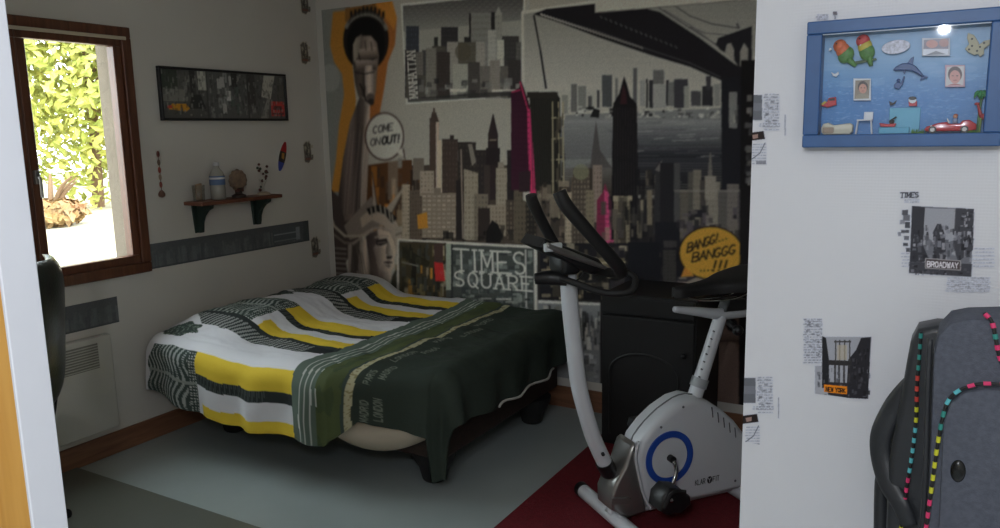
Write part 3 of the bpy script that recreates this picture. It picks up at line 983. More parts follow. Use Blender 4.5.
# tall dark towers
cv.poly([(529, 92), (556, 92), (560, 98), (561, 220), (538, 220)], (32, 30, 26)); cv.rect(527, 558, 92, 98, (40, 36, 30))
for k in range(12):
    cv.line([(531 + k * 2.2, 98), (533 + k * 2.2, 190)], .7, (44, 41, 34), .8)
for x in (552.5, 558.5, 563):
    cv.line([(x, 102), (x + .8, 218)], 1.3, (118, 110, 88))
for k in range(5):
    cv.line([(552, 118 + k * 21), (564, 117 + k * 21)], 1.3, (110, 102, 82))
clutter(554, 563, 106, 215, 22, [(30, 28, 26), (64, 58, 48)], 1.6, 3, 8, 16, (.7, 1))
clutter(536, 600, 180, 246, 90, SEP, 3, 10, 5, 22); towers(565, 600, 246, (150, 200), SEP, 6, 12, (40, 34, 30))
cv.poly([(563, 128), (600, 124), (612, 134), (612, 168), (566, 168)], (96, 95, 92), .65); cv.poly([(590, 168), (596, 120), (600, 150), (612, 168)], (62, 56, 54), .8)
facade(593, 602, 165, 222, (104, 92, 82), (60, 50, 46), 3, 12); facade(573, 590, 168, 245, (66, 58, 50), (112, 102, 86), 5, 15); cv.ell(581, 172, 8, 8, (96, 94, 74), .7); facade(586, 594, 190, 246, (96, 88, 72), (52, 46, 40), 3, 12)
cv.poly([(596, 246), (597, 200), (603, 192), (605, 183), (608, 192), (613, 206), (614, 246)], (96, 30, 54)); cv.poly([(604, 190), (608, 192), (613, 206), (614, 246), (606, 246)], (138, 52, 86))
for k in range(8):
    cv.line([(598, 204 + k * 5), (612, 204 + k * 5)], .7, (70, 24, 44), .7)
# black tower with a spire, front of the water
cv.poly([(624, 76), (627, 84), (630, 96), (637, 104), (639, 240), (611, 240), (613, 104), (619, 94)], (26, 22, 24))
for k in range(9):
    cv.line([(615 + k * 2.6, 108), (615 + k * 2.8, 236)], .7, (44, 40, 40), .7)
cv.poly([(623, 84), (626, 92), (627, 104), (620, 104)], (62, 30, 34), .6)
facade(614, 630, 200, 245, (98, 90, 74), (48, 42, 36), 5, 11); cv.rect(613, 632, 196, 201, (112, 104, 86)); facade(616, 626, 222, 246, (52, 46, 38))
clutter(600, 664, 196, 246, 60, DRK + [(100, 92, 76)], 2, 6, 6, 22); clutter(632, 664, 168, 200, 24, DRK, 2, 6, 8, 22)
cv.poly([(656, 165), (660, 161), (663, 200), (660, 235), (653, 235)], (46, 43, 44)); facade(647, 652, 190, 225, (92, 84, 70)); cv.poly([(655, 170), (662, 160), (661, 172)], (84, 80, 76))
facade(660, 674, 163, 238, (34, 32, 34)); facade(674, 680, 163, 232, (64, 62, 60)); facade(655, 682, 222, 245, (28, 27, 31))
for x, y, w, c in ((680, 190, 8, (78, 72, 64)), (688, 172, 5, (70, 66, 60)), (693, 170, 8, (92, 86, 76)), (700, 180, 8, (60, 56, 52)), (706, 182, 14, (100, 94, 84)), (718, 190, 10, (74, 70, 66)), (727, 184, 12, (88, 82, 76)), (738, 192, 12, (64, 60, 60))):
    facade(x, x + w, y, 245, c, tuple(v * .75 for v in c), max(2, int(w / 2.5)), 12, .4, .4)
cv.poly([(707, 186), (709.5, 154), (711, 152), (713, 186)], (84, 80, 74)); facade(705, 716, 176, 200, (104, 98, 88))
cv.rect(674, 756, 190, 192, (112, 106, 98), .35)
clutter(674, 752, 205, 246, 70, [(66, 60, 62), (46, 42, 46), (84, 78, 74), (30, 28, 32)], 3, 10, 3, 12)
# dark lower quarter
cv.poly([(540, 243), (756, 243), (756, 420), (600, 420), (600, 300), (540, 300)], (30, 28, 31))
clutter(540, 660, 243, 300, 130, [(96, 88, 72), (34, 30, 30), (22, 20, 22), (60, 54, 46), (112, 104, 88)], 3, 12, 2, 12)
clutter(610, 700, 240, 290, 60, [(24, 23, 27), (32, 30, 34), (44, 41, 44), (58, 54, 52)], 4, 14, 6, 18, (.6, 1)); facade(628, 660, 242, 300, (24, 23, 27)); facade(663, 676, 250, 285, (52, 49, 46), (36, 33, 33), 4, 9)
cv.poly([(572, 262), (625, 258), (622, 272), (574, 275)], (92, 84, 66), .8); cv.line([(572, 264), (625, 262)], 1.6, (124, 116, 92))
for k in range(3):
    cv.ell(584 + k * 16, 276, 6, 5, (20, 18, 18))
cv.poly([(672, 288), (700, 276), (742, 272), (742, 284), (716, 288), (690, 296), (672, 294)], (100, 92, 82)); clutter(674, 742, 276, 292, 22, [(70, 64, 60), (118, 110, 98), (46, 42, 42)], 3, 9, 1.5, 4, (.4, .7))
# yellow speech bubble
cv.ell(711, 253, 32.6, 27.2, (44, 34, 22)); cv.poly([(686, 264), (694, 276), (681, 277)], (150, 106, 20))
cv.ell(711, 253, 31, 25.6, (176, 138, 30))
cv.text('BANGG!...', 687, 252.5, 9, 5.0, (44, 34, 20), 1.5, adv=1.12, dx=(1, -.34), dy=(.16, -1))
cv.text('BANGGG', 692, 262, 9, 6.2, (44, 34, 20), 1.6, adv=1.18, dx=(1, -.20), dy=(.16, -1))
cv.text('....', 700, 271, 7, 4.0, (44, 34, 20), 1.5, adv=1.5, dx=(1, -.04), dy=(.1, -1)); cv.text('!!!', 712, 271, 10, 7.0, (30, 22, 14), 2.0, adv=1.3, dx=(1, -.03), dy=(.22, -1))
# TIMES SQUARE panel
cv.poly([(397, 238.5), (537, 246), (537.5, 330), (397, 330)], (152, 148, 138))
cv.poly([(399, 241.5), (533.8, 248.3), (534.3, 330), (399, 330)], (60, 62, 58))
cv.poly([(399, 241), (446, 243), (446, 330), (399, 330)], (56, 50, 36)); clutter(400, 446, 244, 312, 110, [(34, 32, 26), (84, 76, 52), (112, 104, 86), (60, 62, 56), (40, 36, 30), (128, 94, 24)], 1.5, 6, 3, 16)
cv.poly([(402, 246), (430, 262), (428, 268), (402, 258)], (38, 36, 26), .8)
clutter(452, 533, 250, 318, 180, [(44, 48, 46), (76, 80, 76), (94, 96, 90), (54, 58, 55), (108, 110, 102)], 2, 9, 1.5, 7, (.4, .8))
cv.rect(434, 443, 244, 264, (62, 48, 44)); cv.rect(446, 451.5, 244, 290, (112, 116, 104)); cv.rect(451, 453, 244, 300, (46, 48, 46))
cv.poly([(434, 262), (443, 263), (445, 281), (435.5, 281)], (196, 44, 44)); clutter(436, 443, 266, 278, 8, [(230, 90, 84), (140, 26, 30)], 1.5, 3, 1.5, 3)
cv.line([(525.6, 250), (526.6, 318)], 1.2, (132, 130, 122)); cv.line([(402, 262), (418, 266)], 1, (100, 98, 90))
cv.text('TIMES', 456, 270.5, 21.5, 11.2, (168, 166, 156), 1.9, slab=True, adv=1.44, dx=(1, .055), dy=(-.03, -1))
cv.text('SQUARE', 455, 285.5, 14, 9.0, (168, 166, 156), 1.7, slab=True, adv=1.49, dx=(1, .075), dy=(-.03, -1))
clutter(452, 533, 298, 318, 40, [(116, 116, 108), (60, 62, 60), (40, 42, 42), (140, 138, 128)], 3, 16, 1, 3)
# small framed skyline panel low beside the bed
cv.poly([(538, 300), (602, 303), (602, 386), (538, 380)], (140, 138, 130))
cv.poly([(538, 303), (600, 305.5), (600, 384), (538, 378)], (92, 92, 90)); clutter(576, 600, 308, 350, 50, [(44, 44, 44), (128, 126, 120), (70, 70, 70)], 1.5, 4, 4, 16); clutter(540, 562, 305, 350, 40, GRY, 2, 5, 4, 14); clutter(577, 599, 350, 382, 20, [(116, 116, 114), (84, 84, 84), (66, 66, 66)], 4, 10, 3, 10)
# bottom margins
cv.poly([(500, 372), (606, 387), (606, 399), (500, 384)], (56, 47, 43))
cv.poly([(600, 300), (760, 300), (760, 470), (600, 470)], (32, 28, 30))
cv.poly([(712, 316), (740, 314), (740, 450), (712, 440)], (84, 70, 62)); cv.rect(712, 740, 340, 342, (70, 58, 52)); cv.ell(732, 325, 6, 6.5, (28, 24, 24))
cv.poly([(690, 326), (714, 326), (714, 404), (690, 402)], (112, 116, 108)); cv.poly([(690, 328), (711.5, 328), (711.5, 376), (690, 376)], (34, 36, 36)); cv.poly([(690, 380), (711.5, 380), (711.5, 399), (690, 398)], (78, 80, 76))
cv.poly([(741, 60), (760, 60), (760, 480), (738, 480)], (24, 20, 21))
clutter(744, 752, 92, 185, 26, [(78, 76, 74), (40, 38, 38), (92, 88, 82)], 4, 8, 3, 8)
cv.soften(318, 400, 0, 300, 2)
cv.soften(318, 760, -40, 400, 1)
cv.img = .55 * (np.maximum(cv.img, 0) / .55) ** 1.3
cv.img = cv.img * np.array([.98, 1.0, 1.08])
_l = cv.img.mean(-1, keepdims=True)
cv.img = _l + (cv.img - _l) * .88
mural = cv.build('wall_mural', lambda u, v: (u, 0 * u + MY, v), M['print'], grain=0.10, origin=(1.6, MY, 0.17))
tag(mural, 'wall-sized New York photo mural with statue, skylines and speech bubbles behind the bed', 'mural')

# ------------------------------------------------------------------ printed wallpaper borders and stamps
KW = 0.20


def left_patch(px_pts):
    P = [at(0, 0.0, *q) for q in px_pts]
    return min(p[1] for p in P), max(p[1] for p in P), min(p[2] for p in P), max(p[2] for p in P)


def border(name, label, y0, y1, z0, z1, seed, sign=False):
    rr = random.Random(seed)
    c = Canvas(y0, y1, z0, z1, 0.004, None, .30, (54, 56, 57))
    for _ in range(int(260 * (y1 - y0))):
        x = rr.uniform(y0, y1); h = rr.uniform(.01, (z1 - z0) * .7); w = rr.uniform(.008, .03)
        g = rr.choice([(62, 64, 65), (54, 56, 57), (48, 50, 52), (66, 69, 70)])
        c.rect(x, x + w, z0 + (z1 - z0) * .06, z0 + (z1 - z0) * .06 + h, g, rr.uniform(.3, .7))
    c.rect(y0, y1, z0, z0 + .008, (44, 47, 49))
    if sign:
        w = y1 - y0
        c.rect(y1 - .27 * w, y1 - .08 * w, z0 + .02, z1 - .025, (52, 56, 58)); c.rect(y1 - .26 * w, y1 - .10 * w, z0 + .068, z0 + .074, (88, 92, 94)); c.rect(y1 - .26 * w, y1 - .09 * w, z0 + .028, z0 + .033, (84, 88, 90))
        c.rect(y1 - .10 * w, y1 - .07 * w, z0 + .02, z1 - .03, (82, 86, 88)); c.rect(y1 - .04 * w, y1, z0, z1, (46, 50, 50))
    o = c.build(name, lambda u, v: (0 * u + 0.003, u, v), M['decal'], grain=.10, origin=(0.003, (y0 + y1) / 2, z0))
    return tag(o, label, 'wallpaper border')


y0, y1, z0, z1 = left_patch([(151, 246), (308, 222), (155, 269), (308, 242)])
border('wallpaper_border', 'long dark grey skyline strip on the left wall under the wooden shelf', -1.325, y1, .887, 1.017, 3, True)
y1b = at(0, 0, 118, 312)[1]
border('wallpaper_border', 'short dark grey skyline strip below the window, above the wall heater', -2.2, y1b, .655, .785, 4)

for k, (px, py, where) in enumerate(((305, 3, 'topmost of its column'), (305, 53, 'level with the triptych'), (308, 152, 'beside the little surfboard'), (315.5, 247, 'lowest, beside the long border'))):
    p = at(0, 0, px, py); rr = random.Random(40)
    w, h = .10, .15
    c = Canvas(p[1] - w / 2, p[1] + w / 2, p[2] - h / 2, p[2] + h / 2, .0045, None, .26, (110, 105, 96))
    cu, cw = p[1], p[2]
    c.poly([(cu - .035, cw - .06), (cu - .04, cw + .045), (cu - .015, cw + .065), (cu + .022, cw + .05), (cu + .026, cw - .04), (cu, cw - .068)], (60, 57, 52))
    for _ in range(26):
        x = cu + rr.uniform(-.034, .03); z = cw + rr.uniform(-.055, .05)
        c.rect(x, x + rr.uniform(.006, .018), z, z + rr.uniform(.008, .025), rr.choice([(40, 38, 36), (86, 82, 74), (50, 48, 46), (100, 96, 86)]), .8)
    c.rect(cu - .03, cu + .02, cw - .05, cw - .036, (74, 40, 34), .6)
    o = c.build('wallpaper_stamp', lambda u, v: (0 * u + 0.003, u, v), M['decal'], cut=True, grain=.08, origin=(0.003, cu, cw))
    tag(o, 'small grey city stamp on the left wall, ' + where, 'wallpaper print', 'city stamps down the corner of the left wall')

KP = 0.66
TP = lambda p: tuple(at(1, PY - .003, p[0], p[1])[[0, 2]])


def part_canvas(name, label, bbox, paint, cell=.0012, cat='wallpaper print', group=None):
    a = at(1, PY - .003, bbox[0], bbox[1]); d = at(1, PY - .003, bbox[2], bbox[3])
    c = Canvas(max(a[0], PX0 + .0005), d[0], d[2], a[2], cell, TP, KP, (183, 185, 193))
    paint(c)
    c.img = .75 * (c.img / .75) ** 1.45
    o = c.build(name, lambda u, v: (u, 0 * u + PY - .0025, v), M['decal'], cut=True, grain=.05, origin=((a[0] + d[0]) / 2, PY - .0025, d[2]))
    return tag(o, label, cat, group)


def speckle(c, n, x0, x1, y0, y1, cols, w=(1, 4), h=(1, 3), seed=1, al=(.4, .9)):
    rr = random.Random(seed)
    for _ in range(n):
        x = rr.uniform(x0, x1); y = rr.uniform(y0, y1)
        c.rect(x, min(x1, x + rr.uniform(*w)), y, min(y1, y + rr.uniform(*h)), rr.choice(cols), rr.uniform(*al))


def scribble(c, x0, x1, y0, y1, rows, col, seed=2, lw=.7, al=.7):
    rr = random.Random(seed)
    for r_ in range(rows):
        y = y0 + (y1 - y0) * (r_ + .5) / rows; x = x0 + rr.uniform(0, 2)
        while x < x1:
            w = rr.uniform(1, 4); c.rect(x, min(x1, x + w), y - lw * .5, y + lw * .5, col, al * rr.uniform(.4, 1)); x += w + rr.uniform(.3, 1.4)


G3 = [(70, 70, 76), (100, 100, 106), (130, 131, 138), (52, 52, 58)]


def paint_broadway(c):
    c.poly([(912, 206), (974, 209), (971, 277), (909, 273)], (120, 121, 127))
    c.poly([(924, 208), (955, 209), (955, 240), (938, 245), (924, 235)], (152, 153, 159))
    c.poly([(912, 206), (925, 207), (923, 245), (930, 262), (910, 262)], (74, 74, 80))
    c.poly([(956, 208), (974, 209), (973, 250), (958, 262), (953, 245)], (84, 84, 90))
    c.poly([(934, 258), (933, 232), (937, 224), (941, 224), (945, 234), (946, 260)], (78, 78, 84))
    speckle(c, 120, 912, 972, 225, 262, G3 + [(158, 158, 164)], (1, 4), (2, 7), 3); speckle(c, 30, 956, 974, 208, 240, [(160, 160, 166), (60, 60, 66)], (1, 4), (1, 4), 5)
    c.poly([(909, 262), (972, 264), (971, 277), (909, 273)], (84, 84, 90)); speckle(c, 50, 910, 970, 263, 275, G3, (1, 4), (1, 3), 6)
    c.poly([(925, 258), (961, 260.5), (961, 270.5), (925, 268.5)], (150, 148, 150)); c.poly([(926, 259), (960, 261.4), (960, 269.6), (926, 267.6)], (92, 84, 86))
    c.text('BROADWAY', 927.3, 266.8, 5.4, 3.0, (196, 194, 198), .9, adv=1.32, dx=(1, .05), dy=(0, -1))
    for k, (x, y, w, h) in enumerate(((902, 210, 6, 5), (903, 215, 7, 6), (900, 220, 5, 4), (905, 222, 5, 6), (901, 230, 8, 3), (904, 236, 5, 4), (898, 232, 3, 4), (903, 243, 5, 3), (906, 248, 4, 4))):
        c.rect(x, x + w, y, y + h, G3[k % 4], .85)
    scribble(c, 901, 910, 252, 268, 5, (140, 140, 148), 4)
    scribble(c, 973, 994, 247, 268, 6, (140, 141, 148), 5, .8); scribble(c, 946, 990, 277, 292, 7, (136, 137, 144), 6, .9); speckle(c, 40, 950, 988, 277, 292, [(140, 141, 148), (120, 121, 128)], (1, 5), (1, 2), 9, (.3, .6))
    c.text('TIMES', 900.5, 197.5, 4.6, 3.0, (80, 80, 86), 1.1, slab=True, adv=1.35, dx=(1, -.02), dy=(.1, -1))
    scribble(c, 904, 919, 199, 203, 2, (104, 104, 112), 7, .9)


part_canvas('wallpaper_print', 'grey collage print with a BROADWAY sign under the blue display frame', (896, 188, 998, 297), paint_broadway)


def paint_york(c):
    c.poly([(823, 337), (871, 337), (867, 399), (815, 394), (815, 366), (822, 366)], (156, 157, 163))
    c.poly([(822, 336), (826, 338), (829, 360), (829, 388), (822, 388)], (52, 52, 56)); c.poly([(861, 338), (871, 337), (868, 399), (846, 398), (848, 360), (856, 350)], (58, 56, 62))
    c.poly([(828, 360), (852, 361), (852, 366), (828, 365)], (66, 64, 66))
    for x in (835, 839, 844, 849):
        c.rect(x, x + 1.3, 340, 362, (84, 82, 82)); c.rect(x - 1, x + 1, 365, 385, (80, 78, 80))
    c.rect(834, 851, 341, 342.5, (84, 82, 82)); c.rect(837, 847, 345, 360, (170, 162, 146), .6)
    c.poly([(828, 382), (848, 383), (848, 398), (828, 395)], (64, 62, 66)); speckle(c, 60, 816, 868, 366, 397, G3, (1, 3), (2, 5), 11); speckle(c, 30, 852, 870, 345, 395, [(90, 88, 94), (40, 38, 42)], (1, 3), (2, 6), 12)
    c.poly([(824, 384.5), (847, 386.5), (847, 394.5), (824, 392)], (206, 142, 40))
    c.text('NEW YORK', 826, 391, 3.8, 1.9, (40, 26, 16), .8, adv=1.35, slab=True, dx=(1, .09), dy=(0, -1))
    scribble(c, 803, 822, 318, 364, 18, (112, 113, 120), 8, .9, .8); speckle(c, 90, 804, 822, 318, 358, [(90, 90, 98), (120, 121, 128), (140, 140, 148)], (1, 4), (.8, 2), 13, (.3, .7))


part_canvas('wallpaper_print', 'grey bridge print with an orange NEW YORK plate left of the suitcase', (800, 313, 875, 402), paint_york)


def paint_edge(dy):
    def f(c):
        y = dy
        c.poly([(740, y + 2), (762, y + 2), (762, y + 27), (740, y + 27)], (112, 114, 120)); c.rect(740, 762, y + 10, y + 18, (128, 130, 136), .7)
        scribble(c, 763, 779, y, y + 38, 13, (122, 123, 130), 20, .9); speckle(c, 60, 763, 778, y + 1, y + 30, [(108, 109, 116), (138, 139, 146)], (1, 4), (.8, 2), 21, (.3, .7))
        c.line([(785, y + 22), (785, y + 42)], 1, (150, 151, 158)); scribble(c, 758, 780, y + 30, y + 34, 2, (80, 80, 88), 22, 1.1)
        c.poly([(740, y + 41), (763.5, y + 38), (765, y + 46), (740, y + 49)], (56, 44, 44)); c.poly([(752, y + 42), (758, y + 41), (758, y + 45), (753, y + 46)], (150, 130, 124))
        c.line([(765, y + 50), (760, y + 60), (752, y + 66)], .9, (110, 111, 118)); scribble(c, 751, 766, y + 50, y + 72, 8, (120, 121, 128), 23, .8, .6); c.rect(756, 766, y + 68, y + 71, (110, 111, 118), .7)
    return f


part_canvas('wallpaper_print', 'torn grey print at the white partition edge, left of the blue frame', (740, 90, 792, 168), paint_edge(93))
part_canvas('wallpaper_print', 'torn grey print at the white partition edge beside the exercise bike', (735, 372, 790, 450), paint_edge(376) if False else (lambda c: (lambda T0: (setattr(c, 'T', lambda p: T0((p[0] - 6.5, p[1]))), paint_edge(376)(c)))(c.T)))
part_canvas('wallpaper_print', 'tiny grey print above the top left corner of the blue frame', (812, 8, 842, 22), lambda c: (scribble(c, 816, 828, 14, 20, 3, (110, 110, 118), 30, 1.0), c.rect(833, 837, 11.5, 15, (120, 116, 122)), c.rect(834.5, 835.5, 14, 19, (130, 130, 136))))

# ------------------------------------------------------------------ triptych picture
py0, py1, pz0, pz1 = -1.197, -0.317, 1.640, 1.914
pic = thing('framed_picture', 'wide black-framed triptych of grey New York street scenes hanging on the left wall', 'picture', (0, (py0 + py1) / 2, pz0))
b = new(); f = .013
for a0, a1, c0, c1 in ((py0, py1, pz0, pz0 + f), (py0, py1, pz1 - f, pz1), (py0, py0 + f, pz0 + f, pz1 - f), (py1 - f, py1, pz0 + f, pz1 - f)):
    box(b, 0.002, 0.026, a0, a1, c0, c1, .002, 1)
finish('frame', b, M['black'], pic, world=True)
for i in range(3):
    a0 = py0 + f + i * (py1 - py0 - 2 * f) / 3; a1 = a0 + (py1 - py0 - 2 * f) / 3
    c = Canvas(a0, a1, pz0 + f, pz1 - f, .004, None, .27, (50, 50, 49)); rr = random.Random(60 + i)
    W_ = a1 - a0; H_ = pz1 - pz0 - 2 * f
    q = lambda x, y: (a0 + x * W_, pz0 + f + y * H_)

    def rc(x0_, x1_, y0_, y1_, col, al=1):
        c.poly([q(x0_, y0_), q(x1_, y0_), q(x1_, y1_), q(x0_, y1_)], col, al)
    if i == 0:
        rc(0, 1, .0, .3, (46, 46, 44)); rc(0, .5, .35, .6, (72, 72, 68)); rc(0, .35, .6, 1, (30, 36, 30)); rc(.62, .75, .5, 1, (26, 26, 26)); rc(.8, 1, .6, 1, (110, 110, 104))
        c.poly([q(.55, .2), q(.65, .5), (q(.85, .5)), q(.95, .2)], (22, 22, 22))
        c.poly([q(.12, .18), q(.2, .3), q(.5, .3), q(.58, .2), q(.5, .14)], (120, 84, 20)); rc(.1, .2, .2, .26, (110, 36, 26))
    elif i == 1:
        for _ in range(14):
            x_ = rr.random() * .85; y_ = rr.random() * .8; rc(x_, x_ + .1, y_, y_ + .22, rr.choice([(100, 100, 98), (34, 34, 34), (80, 82, 80), (48, 54, 50), (118, 118, 116)]))
        rc(.6, .75, .7, 1, (26, 26, 24))
    else:
        c.poly([q(.35, .5), q(.45, 1), q(.75, 1), q(.6, .45)], (104, 104, 98)); c.poly([q(.3, .0), q(.5, .45), q(.58, .45), q(.5, 0)], (80, 80, 76))
        rc(0, .2, .3, 1, (36, 36, 34)); rc(.82, 1, .5, 1, (50, 50, 48)); rc(.6, .97, .06, .40, (112, 34, 32)); rc(.68, .9, .2, .3, (60, 30, 30)); rc(.62, .95, .1, .13, (40, 24, 24))
    for _ in range(150):
        x_ = rr.random() * .95; y_ = rr.random() * .93; rc(x_, x_ + rr.uniform(.015, .05), y_, y_ + rr.uniform(.03, .14), rr.choice([(70, 70, 69), (26, 26, 26), (44, 44, 43), (88, 88, 85), (22, 22, 22)]), .5)
    rc(0, .015, 0, 1, (16, 16, 16)); rc(.985, 1, 0, 1, (16, 16, 16))
    c.build('photo_panel', lambda u, v: (0 * u + 0.016, u, v), M['gloss_print'], pic, grain=.06)

# ------------------------------------------------------------------ shelf and what stands on it
shy0, shy1, shz = -1.10, -0.53, 1.215
sh = thing('wall_shelf', 'small brown wooden shelf on two dark green brackets on the left wall', 'shelf', (0, -.84, shz - .02))
b = new(); box(b, 0.0, 0.15, shy0, shy1, shz - .02, shz, .004, 2)
finish('board', b, M['brown_shelf'], sh, world=True)
for yc in (-1.015, -.605):
    b = new()
    prof = [(0.001, shz - .021), (.125, shz - .021), (.120, shz - .04), (.085, shz - .055), (.055, shz - .085), (.038, shz - .12), (.034, shz - .155), (.026, shz - .175), (0.001, shz - .175)]
    prism(b, prof, 'xz', yc - .012, yc + .012, .002, 1)
    finish('bracket', b, M['green_bracket'], sh, world=True)
    # broad back plate of the bracket
    b = new(); prism(b, [(yc - .04, shz - .021), (yc + .04, shz - .021), (yc + .028, shz - .175), (yc - .028, shz - .175)], 'yz', .001, .012, .002, 1)
    finish('bracket_plate', b, M['green_bracket'], sh, world=True)


def grow(o, f):
    o.scale = (f, f, f)


def shelf_y(px, py=196):
    return at(0, .075, px, py)[1]


SZ = shz + .0005
ym = shelf_y(199)
t = thing('keepsake_glass', 'small clear glass holding beige paper at the left end of the shelf', 'glass', (.075, ym, SZ))
b = new(); lathe(b, [(.024, 0), (.026, .004), (.029, .075), (.0275, .075), (.0245, .006)], (0, 0, 0), 20); finish('cup', b, glassy('drinking_glass', (.9, .9, .88), .12), t, smooth=True)
b = new(); prism(b, [(-.014, .006), (.014, .006), (.017, .082), (-.015, .078)], 'yz', -.004, .004); finish('paper', b, mat('beige_paper', S(170, 140, 112), .8), t)
ym = shelf_y(206)
b = new(); prism(b, [(-.028, 0), (.024, 0), (.004, .10), (-.012, .112)], 'yz', -.012, .012, .003)
tag(finish('wooden_wedge', b, mat('brown_card', S(128, 96, 74), .7), origin=(.075, ym, SZ)), 'tall narrow brown wedge leaning beside the glass on the shelf', 'ornament')
ym = shelf_y(218.5)
t = thing('water_bottle', 'small clear plastic bottle with a blue and white label on the shelf', 'bottle', (.075, ym, SZ))
b = new(); lathe(b, [(.027, 0), (.031, .004), (.031, .05), (.029, .055), (.031, .06), (.031, .10), (.024, .118), (.012, .132), (.011, .142)], (0, 0, 0), 20); finish('bottle_body', b, mat('cloudy_plastic', S(170, 168, 160), .25, vary=.05), t, smooth=True, autosmooth=50)
b = new(); lathe(b, [(.0318, .062), (.0322, .063), (.0322, .099), (.0318, .10)], (0, 0, 0), 20); lb = finish('bottle_label', b, mat('blue_label', S(92, 116, 156), .5), t)
b = new(); lathe(b, [(.0325, .086), (.0327, .087), (.0327, .093), (.0325, .094)], (0, 0, 0), 20); finish('label_band', b, mat('white_label', S(220, 222, 226), .5), lb)
b = new(); lathe(b, [(.013, .142), (.013, .155), (.011, .157)], (0, 0, 0), 16); finish('bottle_cap', b, mat('white_cap', S(200, 200, 202), .4), t)
ym = shelf_y(239)
t = thing('shell_ornament', 'round fan-shaped shell ornament on a dark stand in the middle of the shelf', 'ornament', (.075, ym, SZ))
b = new()
n = 40
ring = []
for k in range(n):
    a = 2 * PI * k / n; rr_ = .038 * (1 + .05 * math.cos(12 * a)) * (1 if math.sin(a) > -.5 else .9)
    ring.append((rr_ * math.cos(a), .062 + rr_ * 1.08 * math.sin(a)))
prism(b, ring, 'yz', -.010, .010, .006, 2)
finish('shell', b, mat('shell_brown', S(140, 118, 100), .5, vary=.25, scale=70), t)
b = new(); lathe(b, [(.026, 0), (.026, .008), (.013, .014), (.013, .03), (.018, .036)], (0, 0, 0), 18); finish('stand', b, mat('dark_stand', S(60, 48, 42), .5), t)
b = new(); box(b, -.004, .012, -.016, .016, .020, .034, .003); finish('trinket', b, mat('red_brown', S(96, 56, 50), .5), t)
ym = shelf_y(264)
t = thing('flower_ornament', 'white branching figurine with dark blossoms at the right end of the shelf', 'figurine', (.075, ym, SZ))
b = new(); lathe(b, [(.028, 0), (.026, .008), (.012, .014)], (0, 0, 0), 16); finish('base', b, mat('cream_base', S(176, 160, 140), .6), t)
b = new(); tube(b, [(0, .004, .01), (0, -.004, .04), (0, .006, .07), (0, -.012, .10), (0, -.016, .125)], [.006, .005, .004, .003, .002], 8)
for d_ in ((.02, .05), (-.022, .055), (.022, .085), (-.02, .095)):
    tube(b, [(0, 0, d_[1] - .018), (0, d_[0] * .6, d_[1]), (0, d_[0], d_[1] + .012)], .0025, 6)
finish('branch', b, mat('white_branch', S(196, 190, 180), .5), t)
rr = random.Random(3); b = new(); b2 = new()
for k in range(16):
    ball(b if k % 3 else b2, (rr.uniform(-.008, .008), rr.uniform(-.024, .024), rr.uniform(.02, .13)), rr.uniform(.004, .0075), n=8)
finish('blossoms', b, mat('dark_blossom', S(92, 58, 52), .6), t); finish('leaves', b2, mat('dark_leaf', S(66, 82, 62), .6), t)
b = new(); lathe(b, [(.010, 0), (.013, .004), (.012, .014), (.006, .02)], (0, 0, 0), 12)
tag(finish('small_stone', b, mat('brown_stone', S(104, 84, 66), .7), origin=(.09, shelf_y(226), SZ)), 'tiny brown pebble between the bottle and the round shell', 'stone')

# hanging string of charms and the miniature surfboard
ps = [at(0, .01, x, y) for x, y in ((158, 154), (160, 172), (162, 196))]
t = thing('charm_string', 'thin hanging string of small red and beige charms left of the shelf', 'wall hanging', tuple(ps[2]))
b = new(); tube(b, [tuple(p - ps[2]) for p in ps], .0015, 6); finish('cord', b, mat('dark_cord', S(70, 52, 48), .8), t)
for k, fz in enumerate((.02, .27, .45, .62, .80, 1.0)):
    p = ps[2] + (ps[0] - ps[2]) * (1 - (1 - fz)) if False else ps[0] + (ps[2] - ps[0]) * (1 - fz)
    b = new(); q = p - ps[2]
    if k == 0:
        lathe(b, [(.004, -.012), (.016, -.006), (.018, .006), (.012, .018), (.004, .026)], tuple(q), 12)
    else:
        ball(b, tuple(q), .011, (.5, .8, 1.5), 10)
    finish('charm', b, mat('charm_' + str(k), [S(120, 86, 70), S(132, 66, 60), S(170, 150, 130), S(150, 70, 60), S(120, 100, 86), S(100, 50, 46)][k], .5), t)
pt, pb = at(0, .012, 286, 142), at(0, .012, 280.5, 171)
ctr = (pt + pb) / 2; dv = (pt - pb); L = np.linalg.norm(dv); dv = dv / L
c = Canvas(-.5, .5, -.5, .5, .02, None, .22, (70, 54, 60))
t = thing('miniature_surfboard', 'miniature surfboard in red, dark and blue on the left wall', 'ornament', tuple(pb))
perp = np.array([0, dv[2], -dv[1]])
for nm, a0, a1, col in (('tip', .66, 1.0, S(178, 40, 44)), ('deck', .30, .66, S(58, 52, 48)), ('tail', 0.0, .30, S(70, 84, 168))):
    b = new(); pts = []
    for k in range(9):
        s_ = a0 + (a1 - a0) * k / 8; w = .024 * math.sin(min(1, max(0, s_ * .96 + .02)) * PI) ** .7; pts.append((s_, w))
    poly = [dv * L * s_ + perp * w for s_, w in pts] + [dv * L * s_ - perp * w for s_, w in pts[::-1]]
    prism(b, [(p[1], p[2]) for p in poly], 'yz', -.010, -.003, 0)
    finish(nm, b, mat('surf_' + nm, col, .35), t)
b = new(); p = dv * L * .5; prism(b, [(p[1] - .012, p[2] - .01), (p[1] + .006, p[2] - .018), (p[1] + .012, p[2] + .018), (p[1] - .006, p[2] + .022)], 'yz', -.0032, -.001)
finish('emblem', b, mat('surf_yellow', S(190, 140, 60), .4), t)

